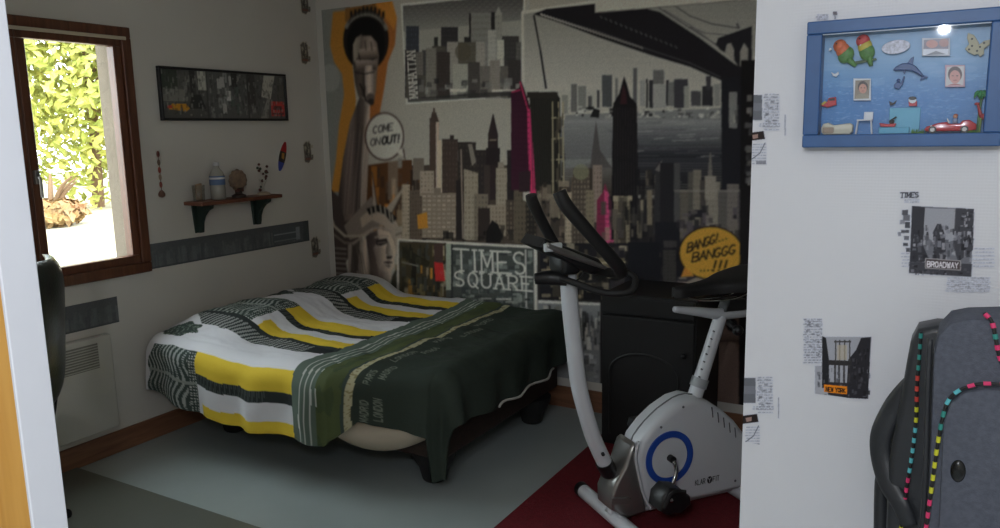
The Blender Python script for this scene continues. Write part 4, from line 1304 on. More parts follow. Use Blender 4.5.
# ------------------------------------------------------------------ wall heater
h0, h1, hz0, hz1 = -2.30, at(0, .08, 119, 380)[1], .15, .62
t = thing('wall_heater', 'flat white electric panel heater with a top grille under the window', 'heater', (0, (h0 + h1) / 2, hz0))
b = new(); box(b, 0.002, 0.055, h0, h1, hz0, hz1, .008, 3); finish('casing', b, M['radiator'], t, world=True)
b = new()
gy0, gy1 = h0 + .05, h1 - .075
for k in range(9):
    z = .475 + k * .013; box(b, .0545, .060, gy0, gy1, z, z + .005, .001, 1)
finish('grille', b, mat('grille_grey', S(196, 194, 186), .5), t, world=True)
b = new(); box(b, .0535, .0565, gy0, gy1, .470, .592); finish('grille_recess', b, mat('grille_dark', S(140, 138, 132), .7), t, world=True)

# ------------------------------------------------------------------ office chair, only its back shows beside the door
ch = thing('office_chair', 'dark green leather office chair with a high back beside the open door', 'chair', (.455, -2.46, 0), math.radians(-38))
b = new()
NU, NV = 14, 18
grid = [[None] * (NU + 1) for _ in range(NV + 1)]
front = [[None] * (NU + 1) for _ in range(NV + 1)]
for j in range(NV + 1):
    v = j / NV; z = .56 + .56 * v; half = .245 * (1 - .16 * v ** 6) * (1 - .55 * max(0, (.25 - v)) ** 1.0)
    if v > .86:
        half *= math.sqrt(max(.02, 1 - ((v - .86) / .155) ** 2 * .8))
    for i in range(NU + 1):
        u = i / NU * 2 - 1
        y = .23 + .05 * v + .06 * (1 - u * u) * .8
        ed = (1 - abs(u) ** 4) * (1 - abs(2 * v - 1) ** 6)
        grid[j][i] = b.verts.new((u * half, y + .035 * ed, z)); front[j][i] = b.verts.new((u * half, y - .04 * ed - .004, z))
for j in range(NV):
    for i in range(NU):
        b.faces.new((grid[j][i], grid[j][i + 1], grid[j + 1][i + 1], grid[j + 1][i])); b.faces.new((front[j][i], front[j + 1][i], front[j + 1][i + 1], front[j][i + 1]))
for j in range(NV):
    b.faces.new((grid[j][0], grid[j + 1][0], front[j + 1][0], front[j][0])); b.faces.new((grid[j][NU], front[j][NU], front[j + 1][NU], grid[j + 1][NU]))
for i in range(NU):
    b.faces.new((grid[NV][i], grid[NV][i + 1], front[NV][i + 1], front[NV][i])); b.faces.new((grid[0][i], front[0][i], front[0][i + 1], grid[0][i + 1]))
bmesh.ops.recalc_face_normals(b, faces=b.faces)
finish('backrest', b, M['dark_green_leather'], ch, smooth=True)
b = new(); box(b, -.25, .25, -.26, .24, .42, .52, .045, 4); finish('seat', b, M['dark_green_leather'], ch, smooth=True)
b = new(); tube(b, [(0, .05, .41), (0, .20, .42), (0, .262, .52), (0, .285, .66)], .015, 10); finish('back_bracket', b, M['black'], ch, smooth=True)
b = new(); cyl(b, (0, 0, .10), (0, 0, .42), .028); finish('gas_column', b, M['black'], ch)
for k in range(5):
    a = k * 2 * PI / 5 + .95
    b = new(); tube(b, [(0, 0, .11), (.15 * math.cos(a), .15 * math.sin(a), .10), (.29 * math.cos(a), .29 * math.sin(a), .065)], [.026, .022, .015], 10); lg = finish('leg', b, M['black'], ch, smooth=True)
    b = new(); q = (.29 * math.cos(a), .29 * math.sin(a)); cyl(b, (q[0] - .015 * math.sin(a), q[1] + .015 * math.cos(a), .028), (q[0] + .015 * math.sin(a), q[1] - .015 * math.cos(a), .028), .028, n=14); finish('castor', b, M['black'], lg)


# ------------------------------------------------------------------ floor coverings
b = new(); box(b, 0.016, 2.0, -3.2, -1.835, 0.0, 0.012, .004, 1)
tag(finish('floor_mat', b, M['mat'], origin=(1, -2.5, 0)), 'olive-grey floor sheet with a straight edge, bottom left below the window', 'floor covering')
b = new(); box(b, 2.07, 3.45, -2.14, -.10, 0.0, 0.014, .005, 2)
tag(finish('red_rug', b, M['red_rug'], origin=(2.7, -1.1, 0)), 'dark red carpet under the exercise bike', 'rug')

# ------------------------------------------------------------------ bed
BX1 = 1.78
bed = thing('bed', 'low double bed with dark base and cream sheet in the corner under the mural', 'bed', (.95, -.73, 0))
b = new(); box(b, .10, 1.72, -1.24, -.10, .15, .27, .012, 2); finish('base', b, M['darkwood'], bed, world=True)
for x, y in ((1.60, -1.13), (1.66, -.30), (.30, -1.13), (.30, -.30)):
    b = new(); lathe(b, [(.050, .005), (.056, .012), (.070, .07), (.10, .12), (.105, .149), (.0, .15)], (x, y, 0), 18)
    fo = finish('leg', b, M['black_soft'], bed, world=True, smooth=True, autosmooth=40)
b = new(); box(b, .05, 1.69, -1.19, -.05, .255, .50, .055, 5)
for v in b.verts:
    v.co.z += .012 * noise.noise(Vector((v.co.x * 6, v.co.y * 6, 0))) if v.co.z < .3 else 0
mt_ = finish('mattress', b, M['sheet'], bed, world=True, smooth=True)
# loose hem of the cream sheet hanging below the duvet near the foot
b = new(); n = 30; rows = []
for i in range(n + 1):
    x = 1.30 + .38 * i / n
    zb = .262 - .062 * math.sin(PI * min(1, i / n * 1.02)) ** .8
    y = -1.372 - .004 * math.sin(i * .7) - .02 * math.sin(PI * i / n)
    y = -1.40 + .19 * max(0, (x - 1.30) / .40) - .045 - .012 * math.sin(PI * i / n)
    rows.append([b.verts.new((x, -1.17, .42)), b.verts.new((x, y, .33)), b.verts.new((x, y - .006, .28)), b.verts.new((x, y + .012, zb))])
for i in range(n):
    for j in range(3):
        b.faces.new((rows[i][j], rows[i][j + 1], rows[i + 1][j + 1], rows[i + 1][j]))
sv = finish('sheet_hem', b, M['sheet'], bed, world=True, smooth=True)
md = sv.modifiers.new('thickness', 'SOLIDIFY'); md.thickness = .004
for nm, bxs in (('pillow', None),):
    b = new()
    prismpts = []
    N = 18
    for j in range(N + 1):
        pass
    bmesh.ops.create_uvsphere(b, u_segments=28, v_segments=16, radius=1)
    for v in b.verts:
        p = v.co
        sx = math.copysign(abs(p.x) ** .6, p.x); sy = math.copysign(abs(p.y) ** .5, p.y)
        v.co = Vector((.34 + sx * .22, -.72 + sy * .50, .575 + p.z * .055))
    tag(finish('pillow', b, M['sheet'], origin=(.34, -.72, .52), smooth=True), 'long pillow lying under the duvet at the head of the bed, by the left wall', 'pillow')

# duvet: a printed cloth draped over the mattress
DY1 = -1.40       # near side bend
DY0 = -.075
DX0_, DX1_ = .06, 1.715
TOPZ = .56
RB = .10
KD = None


def top_z(x, y):
    z = TOPZ
    z += .105 * math.exp(-((x - .34) / .26) ** 4) * (1 / (1 + math.exp((-(y + 1.30)) / .05))) * 1.0
    z += .015 * math.exp(-((y + .1) / .25) ** 2)
    p = Vector((x * 3.1, y * 5.0, 0))
    z += .016 * noise.noise(p) + .007 * noise.noise(p * 2.7 + Vector((4, 1, 0))) + .003 * noise.noise(p * 6)
    # soft channels running across
    z += .006 * math.sin(x * 19 + 2.2 * noise.noise(Vector((y * 3, x, 2)))) * (0.4 + .6 * (x > 1.1))
    return z


def drape(s):
    if s <= 0:
        return 0, 0
    q = RB * PI / 2
    if s < q:
        a = s / RB
        return RB * math.sin(a), RB * (1 - math.cos(a))
    return RB + .02 * (s - q), RB + (s - q)


def duvet_pt(a, c):
    """a: along the bed from the wall, c: across from the mural side"""
    x = DX0_ + a; y = DY0 - c
    fx = x - DX1_
    nx = min(x, DX1_)
    dy1 = DY1 + .19 * max(0, (nx - 1.30) / .40) + .06 * max(0, 1 - (nx - .05) / .34) ** 2
    fy = dy1 - y; ny = max(y, dy1)
    sx, sy = max(0, fx), max(0, fy)
    z = top_z(nx, ny)
    if sx == 0 and sy == 0:
        # round the top towards the edges
        return nx, ny, z
    s = math.hypot(sx, sy); dx, dy = sx / s, sy / s
    if sx > 0 and sy > 0:
        s *= .93 - .16 * math.sin(2 * math.atan2(sy, sx)) ** 2
    elif sy > 0:
        s *= 1 - .42 * max(0, min(1, (nx - 1.28) / .16)) - .25 * max(0, 1 - (nx - .05) / .40)
    o, d = drape(s)
    along = nx if sy > sx else ny
    w = min(1, max(0, (s - .08) / .2))
    rip = .016 * math.sin(along * 23 + 1.5 * noise.noise(Vector((along * 4, 0, 3)))) + .012 * noise.noise(Vector((along * 9, s * 5, 1)))
    if sx > 0 and sy > 0:
        ang = math.atan2(sy, sx)
        rip = .035 * math.sin(ang * 4.0) * 1
    o += rip * w
    return nx + dx * o, ny - dy * o, z - d


ND_A, ND_C = 360, 300
A1 = (DX1_ - DX0_) + .30
C1 = (DY0 - DY1) + .385
WHT = (226, 225, 230); DGR = (66, 78, 74); YEL = (246, 212, 70); DRKC = (50, 56, 56); OLV = (84, 94, 60); SAGE = (98, 112, 102); DKG = (56, 65, 58); CRM = (186, 180, 148)
ga = np.linspace(0, A1, ND_A); gc = np.linspace(0, C1, ND_C)


def wig(x, s=1.0):
    return noise.noise(Vector((x * 7 * s, 3.3, s))) * .012


KDUV = 0.80


def dcol(a, c):
    x = a + DX0_
    x = x + .010 * noise.noise(Vector((c * 5, 0, 7)))
    if x > 1.115:
        if x < 1.165: return SAGE
        if x < 1.25:
            k = (x - 1.165) % .028
            return (196, 200, 192) if k < .007 else SAGE
        if x < 1.37:
            return OLV if noise.noise(Vector((x * 18, c * 7, 0))) < .12 else (74, 86, 58)
        if x < 1.385: return DGR
        if x < 1.415:
            return CRM if noise.noise(Vector((x * 60, c * 60, 0))) < .2 else (150, 140, 104)
        return DKG
    t = (c - .085) % .66
    tile = int((c - .085) // .66)
    w = wig(x)
    t += w
    # left-hand hatched buildings
    ls = (.53, .52, .485)[min(2, max(0, tile))]
    if x < ls and -.0 <= t < .345:
        edge = .08 + (.05 * (1 + math.sin(t * 40))) * .25 + .10 * max(0, (.08 - t)) * 5
        if x > edge:
            if .155 < t < .17: return (150, 156, 150)
            if x > ls - .05:
                return DGR if ((t * 70) % 1) < .6 or (x * 60) % 1 < .4 else (190, 194, 190)
            k = ((x * 30 + .6 * math.sin(t * 30)) % 1)
            return DGR if k < .58 or ((t * 90) % 1) < .12 else (168, 174, 170)
        return WHT
    if t < .11:
        return YEL if x > ls else WHT
    if t < .165:
        if x > ls: return DRKC if (x > .95 or ((x * 110) % 1) < .7) else (86, 92, 90)
        return WHT
    if t < .25: return WHT
    if t < .345:
        return YEL if x > ls + .04 else WHT
    if t < .375: return DRKC if x > .12 else WHT
    if t < .465 and x > .16 + (t - .375) * 1.5:
        if x > .97: return (40, 44, 46)
        k = ((x * 34 + t * 16) % 1)
        return DRKC if k < .52 else (150, 152, 150)
    # leafy tuft
    u = (x - .20) / .13; v = (t - .515) / .058
    if u * u + v * v < 1 + .25 * math.sin(7 * math.atan2(v, u)):
        return DGR if noise.noise(Vector((x * 70, t * 70, 2))) < .18 else (120, 132, 124)
    return WHT


PRINTD = Canvas(0, A1, 0, C1, A1 / (ND_A - 1), None, 1.0, WHT)
nU, nV = PRINTD.nu, PRINTD.nv
img = np.zeros((nV, nU, 3))
pal = {}
for j, c_ in enumerate(PRINTD.V):
    for i, a_ in enumerate(PRINTD.U):
        q = dcol(a_, c_)
        if q not in pal:
            pal[q] = rgb255(q, 1.0)
        img[j, i] = pal[q]
PRINTD.img = img
# printed city names beside the cream stripe (read along the stripe)
for (txt, aoff, c0) in (('PARIS', 1.475, 1.22), ('MADRID', 1.525, 1.15), ('LONDON', 1.475, .95), ('ROMA', 1.52, .78), ('PARIS', 1.475, .62), ('LONDON', 1.52, .45), ('MADRID', 1.475, .25), ('MADRID', 1.475, 1.50), ('LONDON', 1.525, 1.47)):
    PRINTD.text(txt, aoff - DX0_, c0 + .20, .027, .021, (126, 133, 120), .0050, adv=1.4, dx=(0, -1), dy=(-1, 0))


def duv_pos(U, V):
    X = np.zeros_like(U); Y = np.zeros_like(U); Z = np.zeros_like(U)
    for j in range(U.shape[0]):
        for i in range(U.shape[1]):
            a_, c_ = U[j, i], V[j, i]
            # hem lengths vary along the side
            X[j, i], Y[j, i], Z[j, i] = duvet_pt(a_, c_)
    return X, Y, Z


duv = PRINTD.build('duvet', duv_pos, M['duvet'], origin=(.95, -.73, .5))
duv.data.polygons.foreach_set('use_smooth', [True] * len(duv.data.polygons))
md = duv.modifiers.new('thickness', 'SOLIDIFY'); md.thickness = .014; md.offset = 1
tag(duv, 'rumpled duvet with white, yellow and hatched city pattern and dark green foot end', 'duvet')
b = new()
hp = []
for k in range(24):
    y = -.93 + .60 * k / 23
    P_ = duvet_pt(A1 - .002, DY0 - y); hp.append((P_[0] + .010, P_[1], P_[2] - .003))
tube(b, hp, .006, 6, 1)
finish('hem_piping', b, mat('white_hem', S(196, 196, 190), .8), duv, world=True, smooth=True)
for o_ in list(bpy.data.objects):
    f_ = {'keepsake_glass': 1.15, 'wooden_wedge': 1.15, 'water_bottle': 1.28, 'shell_ornament': 1.5, 'flower_ornament': 1.35}.get(o_.name)
    if f_:
        grow(o_, f_)

# ------------------------------------------------------------------ black cabinet behind the bike
cb = thing('black_cabinet', 'tall black cabinet with an arched door panel standing against the mural behind the bike', 'cabinet', (2.33, -.24, 0))
cx0, cx1, cy0, cy1, ch_ = 2.115, 2.58, -.44, -.02, .775
b = new(); box(b, cx0, cx1, cy0 + .02, cy1, 0.016, ch_, .006, 2); finish('carcass', b, M['black_matt'], cb, world=True)
b = new(); box(b, cx0 + .006, cx1 - .006, cy0, cy0 + .019, .04, ch_ - .10, .006, 2); dd = finish('door', b, M['black_matt'], cb, world=True)
b = new(); box(b, cx0 + .006, cx1 - .006, cy0, cy0 + .019, ch_ - .092, ch_ - .006, .006, 2); finish('drawer', b, M['black_matt'], cb, world=True)
b = new(); pts = [(cx0 + .05, .08)] + [(cx0 + .05 + .17 * (1 - math.cos(a)), .40 + .10 * math.sin(a)) for a in [PI * k / 14 for k in range(15)]] + [(cx0 + .39, .08)]
tube(b, [(p[0], cy0 - .002, p[1]) for p in pts], .006, 6, 1, smooth_path=False); finish('moulding', b, M['black_soft'], dd, world=True)
b = new(); ball(b, (cx1 - .05, cy0 - .012, .52), .013, n=12); finish('knob', b, M['black'], dd, world=True)

# ------------------------------------------------------------------ exercise bike (local frame: +x towards the rear, -y towards the camera side)
U0 = np.array([0.608, 0.794]); ang = math.atan2(U0[1], U0[0])
bike = thing('exercise_bike', 'white exercise bike with a blue crank ring and silver front on the red carpet', 'exercise bike', (2.62, -1.085, .0155), ang)
# local y: camera side is negative; the near face of the housing is at y=0
body = [(-.02, .066), (-.045, .12), (-.068, .21), (-.082, .29), (-.06, .35), (-.01, .402), (.05, .445), (.12, .478), (.18, .486), (.25, .462), (.32, .415), (.38, .362), (.43, .30), (.465, .22), (.485, .13), (.485, .064), (.30, .060), (.08, .058)]
b = new(); prism(b, body, 'xz', 0.0, .14, .026, 4)
shell = finish('housing', b, M['white_plastic'], bike, smooth=True, autosmooth=35)
b = new(); tube(b, [(x, .070, z + .001) for x, z in body[3:14]], .003, 6, 2); finish('seam', b, mat('seam_grey', S(120, 122, 126), .5), shell)
nose = [(-.168, .20), (-.190, .155), (-.188, .09), (-.12, .042), (-.03, .050), (-.045, .12), (-.062, .21), (-.078, .30), (-.084, .345), (-.102, .335), (-.118, .295), (-.132, .255)]
b = new(); prism(b, nose, 'xz', .008, .132, .016, 3)
finish('front_shroud', b, M['silver'], bike, smooth=True, autosmooth=35)
b = new(); prism(b, [(-.198, .12), (-.12, .105), (-.105, .125), (-.12, .135), (-.192, .145)], 'xz', .001, .012, .003, 2); finish('shroud_flange', b, M['silver'], bike)
b = new(); tube(b, [(-.078, .004, .355), (-.088, .004, .29), (-.072, .004, .21), (-.05, .004, .13), (-.02, .0, .066)], .006, 8); finish('shroud_edge', b, M['white_plastic'], bike, smooth=True)
b = new(); tube(b, [(-.17, .07, .05), (-.10, .07, .046), (.0, .07, .046), (.40, .07, .046), (.47, .07, .05)], .022, 10); finish('frame_rail', b, M['white_plastic'], bike, smooth=True)
CX, CZ = .061, .266
b = new()
N = 48; r0, r1 = .083, .108
rings = []
for rr_, yy in ((r0, -.001), (r0, -.007), (r1, -.007), (r1, -.001)):
    rings.append([b.verts.new((CX + rr_ * math.cos(2 * PI * k / N), yy, CZ + rr_ * math.sin(2 * PI * k / N))) for k in range(N)])
for i in range(4):
    for k in range(N):
        b.faces.new((rings[i][k], rings[i][(k + 1) % N], rings[(i + 1) % 4][(k + 1) % N], rings[(i + 1) % 4][k]))
bmesh.ops.recalc_face_normals(b, faces=b.faces)
finish('crank_ring', b, M['blue_plastic'], bike)
b = new(); cyl(b, (CX, -.001, CZ), (CX, -.005, CZ), .081, n=40); finish('crank_disc', b, M['white_plastic'], bike)
b = new(); cyl(b, (CX, -.004, CZ + .0), (CX, -.030, CZ), .014, n=16); finish('hub', b, M['black'], bike)
b = new(); tube(b, [(CX + .002, -.030, CZ - .002), (CX + .006, -.040, CZ - .05), (CX - .030, -.052, CZ - .108)], [.013, .012, .012], 10, rz=.6); cr = finish('crank_arm', b, M['chrome'], bike, smooth=True)
b = new(); prism(b, [(-.075, .135), (-.065, .188), (-.03, .216), (.02, .203), (.060, .168), (.066, .132), (.02, .106), (-.04, .110)], 'xz', -.150, -.055, .016, 3)
pd = finish('pedal', b, M['black'], bike, smooth=True, autosmooth=40)
b = new(); tube(b, [(-.062, -.153, .15), (-.03, -.156, .205), (.03, -.153, .195)], .006, 6, rz=1.5); finish('pedal_strap', b, M['black_soft'], pd)
b = new(); ball(b, (-.035, -.153, .175), .010, n=8); finish('strap_buckle', b, M['chrome'], pd)
b = new(); tube(b, [(CX, .15, CZ), (CX + .012, .17, CZ + .04), (CX + .02, .175, CZ + .06)], .011, 8); finish('crank_arm', b, M['chrome'], bike, smooth=True)
b = new(); prism(b, [(CX - .03, CZ + .045), (CX - .02, CZ + .08), (CX + .05, CZ + .08), (CX + .07, CZ + .05), (CX + .03, CZ + .035)], 'xz', .18, .27, .01, 2); finish('pedal', b, M['black'], bike)
for x, z in ((.123, .462), (.022, .396), (-.018, .11), (.385, .105)):
    b = new(); cyl(b, (x, .001, z), (x, -.002, z), .005, n=12); finish('screw', b, mat('screw_grey', S(96, 98, 104), .4), shell)
for k in range(5):
    x = .262 + k * .029; z = .418 - k * .026
    b = new(); box(b, -.0022, .0022, -.002, .004, -.022, .022, .001, 1)
    bmesh.ops.rotate(b, verts=b.verts, cent=(0, 0, 0), matrix=Matrix.Rotation(math.radians(-8), 3, 'Y'))
    bmesh.ops.translate(b, verts=b.verts, vec=(x, 0, z)); finish('vent_slot', b, mat('slot_dark', S(70, 72, 78), .6), shell)
# lettering KLAR (Y) FIT on the housing
c = Canvas(.18, .34, .115, .165, .0009, None, 1.0, (205, 208, 214))
c.text('KLAR', .187, .124, .021, .0092, (34, 36, 42), .0032, adv=1.38)
c.ell(.2565, .1345, .0125, .0155, (26, 28, 32)); c.line([(.250, .142), (.2565, .1345), (.263, .142)], .0028, (214, 216, 220)); c.line([(.2565, .1345), (.2565, .125)], .0028, (214, 216, 220))
c.text('FIT', .273, .124, .021, .0092, (34, 36, 42), .0032, adv=1.38)
lg = c.build('lettering', lambda u, v: (u, 0 * u - .0012, v), M['gloss_print'], None, cut=True); lg.parent = shell
# stabilisers
for nm, x, y0_, y1_ in (('front_stabiliser', -.147, -.15, .325), ('rear_stabiliser', .44, -.13, .31)):
    b = new(); cyl(b, (x, y0_, .030), (x, y1_, .030), .029, n=20); st = finish(nm, b, M['white_plastic'], bike, smooth=True, autosmooth=40)
    for yy, s_ in ((y0_, -1), (y1_, 1)):
        b = new(); cyl(b, (x, yy - .012, .0305), (x, yy + .018, .0305), .0312, n=20); finish('end_cap', b, M['black'], st)
# front post of the bike
post = [(-.155, .08, .21), (-.175, .08, .245), (-.232, .08, .372), (-.271, .08, .499), (-.296, .08, .602), (-.312, .08, .74), (-.328, .08, .895), (-.339, .08, 1.076)]
b = new(); tube(b, post, .037, 20, 6, rz=.8); po = finish('front_post', b, M['white_plastic'], bike, smooth=True, autosmooth=50)
b = new(); tube(b, [(-.158, .08, .212), (-.185, .08, .262)], .041, 20, 3, rz=.82); finish('post_collar', b, M['black'], po, smooth=True, autosmooth=50)
b = new(); cyl(b, (-.210, .050, .315), (-.212, .036, .312), .007, n=12); finish('bolt', b, mat('bolt_dark', S(60, 62, 66), .4, .6), po)
_before = set(bpy.data.objects)
# console with a bright bar, handlebar arms, grips and cable
b = new(); prism(b, [(-.30, 1.115), (-.275, 1.145), (-.06, 1.055), (-.03, 1.02), (-.09, 1.00)], 'xz', .0, .17, .012, 3); co_ = finish('console', b, M['black'], bike, smooth=True, autosmooth=40)
b = new(); tube(b, [(-.275, -.006, 1.122), (-.19, -.012, 1.085), (-.10, -.010, 1.047), (-.03, -.004, 1.018)], [.012, .013, .010, .006], 10); finish('console_trim', b, M['silver'], co_, smooth=True)
b = new(); box(b, -.285, -.215, -.016, .0, 1.098, 1.128, .006, 2); finish('trim_tip', b, mat('pale_tip', S(205, 210, 214), .3), co_)
hb = [(-.04, .085, 1.0), (-.03, -.05, 1.01), (-.055, -.13, 1.04), (-.172, -.145, 1.163), (-.26, -.135, 1.265), (-.283, -.125, 1.315)]
b = new(); tube(b, hb, [.016, .018, .024, .022, .024, .023], 14); ha = finish('handlebar', b, M['black_soft'], bike, smooth=True)
hb2 = [(-.04, .085, 1.0), (-.03, .20, 1.00), (-.055, .30, 1.02), (-.117, .315, 1.128), (-.175, .31, 1.235), (-.187, .305, 1.27)]
b = new(); tube(b, hb2, [.016, .018, .023, .021, .023, .022], 14); finish('handlebar', b, M['black_soft'], bike, smooth=True)
b = new(); tube(b, [(-.235, .08, 1.00), (-.18, .02, .985), (-.10, -.10, .955), (-.02, -.14, .96), (.01, -.12, 1.00), (-.03, -.08, 1.03)], .012, 10); finish('lower_bar', b, M['black_soft'], bike, smooth=True)
b = new(); tube(b, [(-.27, .10, .985), (-.22, .07, .99), (-.17, .04, .982)], [.020, .028, .022], 12); finish('tension_knob', b, M['black'], bike, smooth=True)
b = new(); box(b, -.20, -.12, .02, .14, 1.0, 1.09, .02, 3); finish('console_bracket', b, M['black'], bike, smooth=True)
b = new(); cy = [(-.155 + .045 * math.cos(a), .03, 1.012 + .035 * math.sin(a)) for a in [PI * (.9 - k * .13) for k in range(13)]]; tube(b, cy, .003, 6); finish('sensor_cable', b, M['black'], bike, smooth=True)
for o_ in set(bpy.data.objects) - _before:
    o_.data.transform(Matrix.Translation((-.192, -.005, .022)))
_before = set(bpy.data.objects)
# seat post, slider, saddle
b = new(); tube(b, [(.478, .085, .405), (.535, .085, .56), (.598, .085, .735)], [.034, .031, .029], 18, 3, rz=.8); sp_ = finish('seat_post', b, M['white_plastic'], bike, smooth=True, autosmooth=50)
b = new(); tube(b, [(.495, .085, .452), (.508, .085, .487)], .038, 18, 2, rz=.85); finish('post_sleeve', b, mat('sleeve_grey', S(160, 163, 168), .4), sp_, smooth=True, autosmooth=50)
for k in range(7):
    z = .50 + k * .030; x = .513 + (z - .50) * .36; b = new(); cyl(b, (x - .026, .070, z), (x - .0265, .061, z), .003, n=10)
    finish('height_hole', b, M['bolt_grey'], sp_)
b = new(); tube(b, [(.375, .085, .785), (.48, .085, .765), (.60, .085, .742), (.76, .085, .738)], [.012, .018, .024, .022], 12, 4); finish('seat_slider', b, M['white_plastic'], bike, smooth=True)
b = new(); prism(b, [(.60, .755), (.62, .805), (.70, .80), (.72, .752)], 'xz', .055, .115, .006, 2); finish('slider_clamp', b, M['black'], bike)
b = new(); cyl(b, (.61, .05, .715), (.60, -.01, .700), .012, n=10); ball(b, (.60, -.02, .698), .022, n=12); finish('slider_knob', b, M['black'], bike, smooth=True)
b = new()
NS = 20; rings = []
for i in range(NS + 1):
    t_ = i / NS; x = .37 + .42 * t_
    hw = .028 + .102 * (1 / (1 + math.exp(-(t_ - .52) * 11))); hw *= math.sqrt(max(.02, 1 - max(0, (t_ - .88) / .13) ** 2)) * math.sqrt(max(.05, min(1, t_ / .05 + .2)))
    zt = .872 + .038 * t_ + .02 * t_ * t_; th = .035 + .035 * t_
    ring = []
    for k in range(20):
        a = 2 * PI * k / 20; cx_, sz_ = math.cos(a), math.sin(a)
        y = hw * math.copysign(abs(cx_) ** .75, cx_); z = zt - th / 2 + (th / 2) * math.copysign(abs(sz_) ** .75, sz_) - (.020 if sz_ < 0 else .006) * abs(cx_) ** 3
        ring.append(b.verts.new((x, .085 + y, z)))
    rings.append(ring)
for i in range(NS):
    for k in range(20):
        b.faces.new((rings[i][k], rings[i][(k + 1) % 20], rings[i + 1][(k + 1) % 20], rings[i + 1][k]))
b.faces.new(rings[0][::-1]); b.faces.new(rings[-1]); bmesh.ops.recalc_face_normals(b, faces=b.faces)
sd = finish('saddle', b, M['black_soft'], bike, smooth=True, autosmooth=60)
b = new()
for s_ in (-1, 1):
    tube(b, [(.385, .085 + s_ * .018, .842), (.50, .085 + s_ * .022, .812), (.66, .085 + s_ * .03, .81), (.74, .085 + s_ * .04, .858)], .005, 8)
finish('saddle_rail', b, M['chrome'], sd, smooth=True)

for o_ in set(bpy.data.objects) - _before:
    o_.data.transform(Matrix.Translation((-.246, -.005, .050)))

# ------------------------------------------------------------------ blue display frame on the partition and everything inside it
FY = PY - .04
tl = at(1, FY, 807.2, 22); br = at(1, FY, 1000.5, 147.4)
fx0, fx1, fz0, fz1 = tl[0], br[0], br[2] + .002, tl[2]
bf = thing('display_frame', 'deep blue-painted box frame with an underwater backdrop hanging on the white partition', 'display frame', ((fx0 + fx1) / 2, PY, fz0))
w = .034
b = new()
for a0, a1, c0, c1 in ((fx0, fx1, fz0, fz0 + w * .72), (fx0, fx1, fz1 - w * .72, fz1), (fx0, fx0 + w * .85, fz0 + w * .72, fz1 - w * .72), (fx1 - w * .85, fx1, fz0 + w * .72, fz1 - w * .72)):
    box(b, a0, a1, FY, PY - .0015, c0, c1, .0025, 2)
finish('frame', b, M['blue_frame'], bf, world=True)
ix0, ix1, iz0, iz1 = fx0 + w * .85, fx1 - w * .85, fz0 + w * .72, fz1 - w * .72
c = Canvas(ix0 - .004, ix1 + .004, iz0 - .004, iz1 + .004, .0012, None, KP, (96, 142, 180))
rr = random.Random(5)
H_ = iz1 - iz0
for k in range(24):
    t_ = k / 24; z = iz1 - H_ * t_; f_ = min(1, max(0, (t_ - .25) / .4)); col = [(104 * (1 - f_) + 46 * f_), (144 * (1 - f_) + 106 * f_), (176 * (1 - f_) + 160 * f_)]
    c.rect(ix0 - .004, ix1 + .004, z - H_ / 24 - .001, z + .004, tuple(col))
for _ in range(900):
    x = rr.uniform(ix0, ix1); z = rr.uniform(iz0, iz1 - H_ * .45); w_ = rr.uniform(.002, .008)
    c.rect(x, x + w_, z, z + .0012, rr.choice([(104, 156, 196), (56, 110, 162), (128, 172, 206), (70, 128, 178)]), rr.uniform(.2, .6))
for _ in range(26):
    x = rr.uniform(ix0, ix1); z = rr.uniform(iz0 + H_ * .5, iz1); c.ell(x, z, rr.uniform(.012, .03), rr.uniform(.004, .008), (132, 166, 194), .18)
c.build('sea_backdrop', lambda u, v: (u, 0 * u + PY - .003, v), M['gloss_print'], bf)
b = new(); box(b, ix0 - .002, ix1 + .002, PY - .0365, PY - .0345, iz0 - .002, iz1 + .002); finish('glass', b, M['box_glass'], bf, world=True)
b = new(); box(b, ix0, ix1, PY - .0342, PY - .0335, iz1 - .0022, iz1 - .0004); finish('glass_bead', b, mat('pale_bead', S(196, 210, 220), .3), bf, world=True)
DY = PY - .012      # where the stuck-on items sit
SCL = 1.66 / F_PX   # metres per photo pixel at the frame


def dp(px, py, y=None):
    y = DY if y is None else y
    p = at(1, y, px, py)
    return (float(p[0]), y, float(p[2]))


def flat(name, pts, m, depth=.003, y=None, parent=None, origin=None, bev=.0006):
    """small cut-out with real thickness"""
    P = [dp(*q, y=y) for q in pts]
    y_ = P[0][1]
    b = new(); prism(b, [(p[0], p[2]) for p in P], 'xz', y_ - depth / 2, y_ + depth / 2, bev, 1)
    return finish(name, b, m, parent, world=parent is not None, origin=origin)


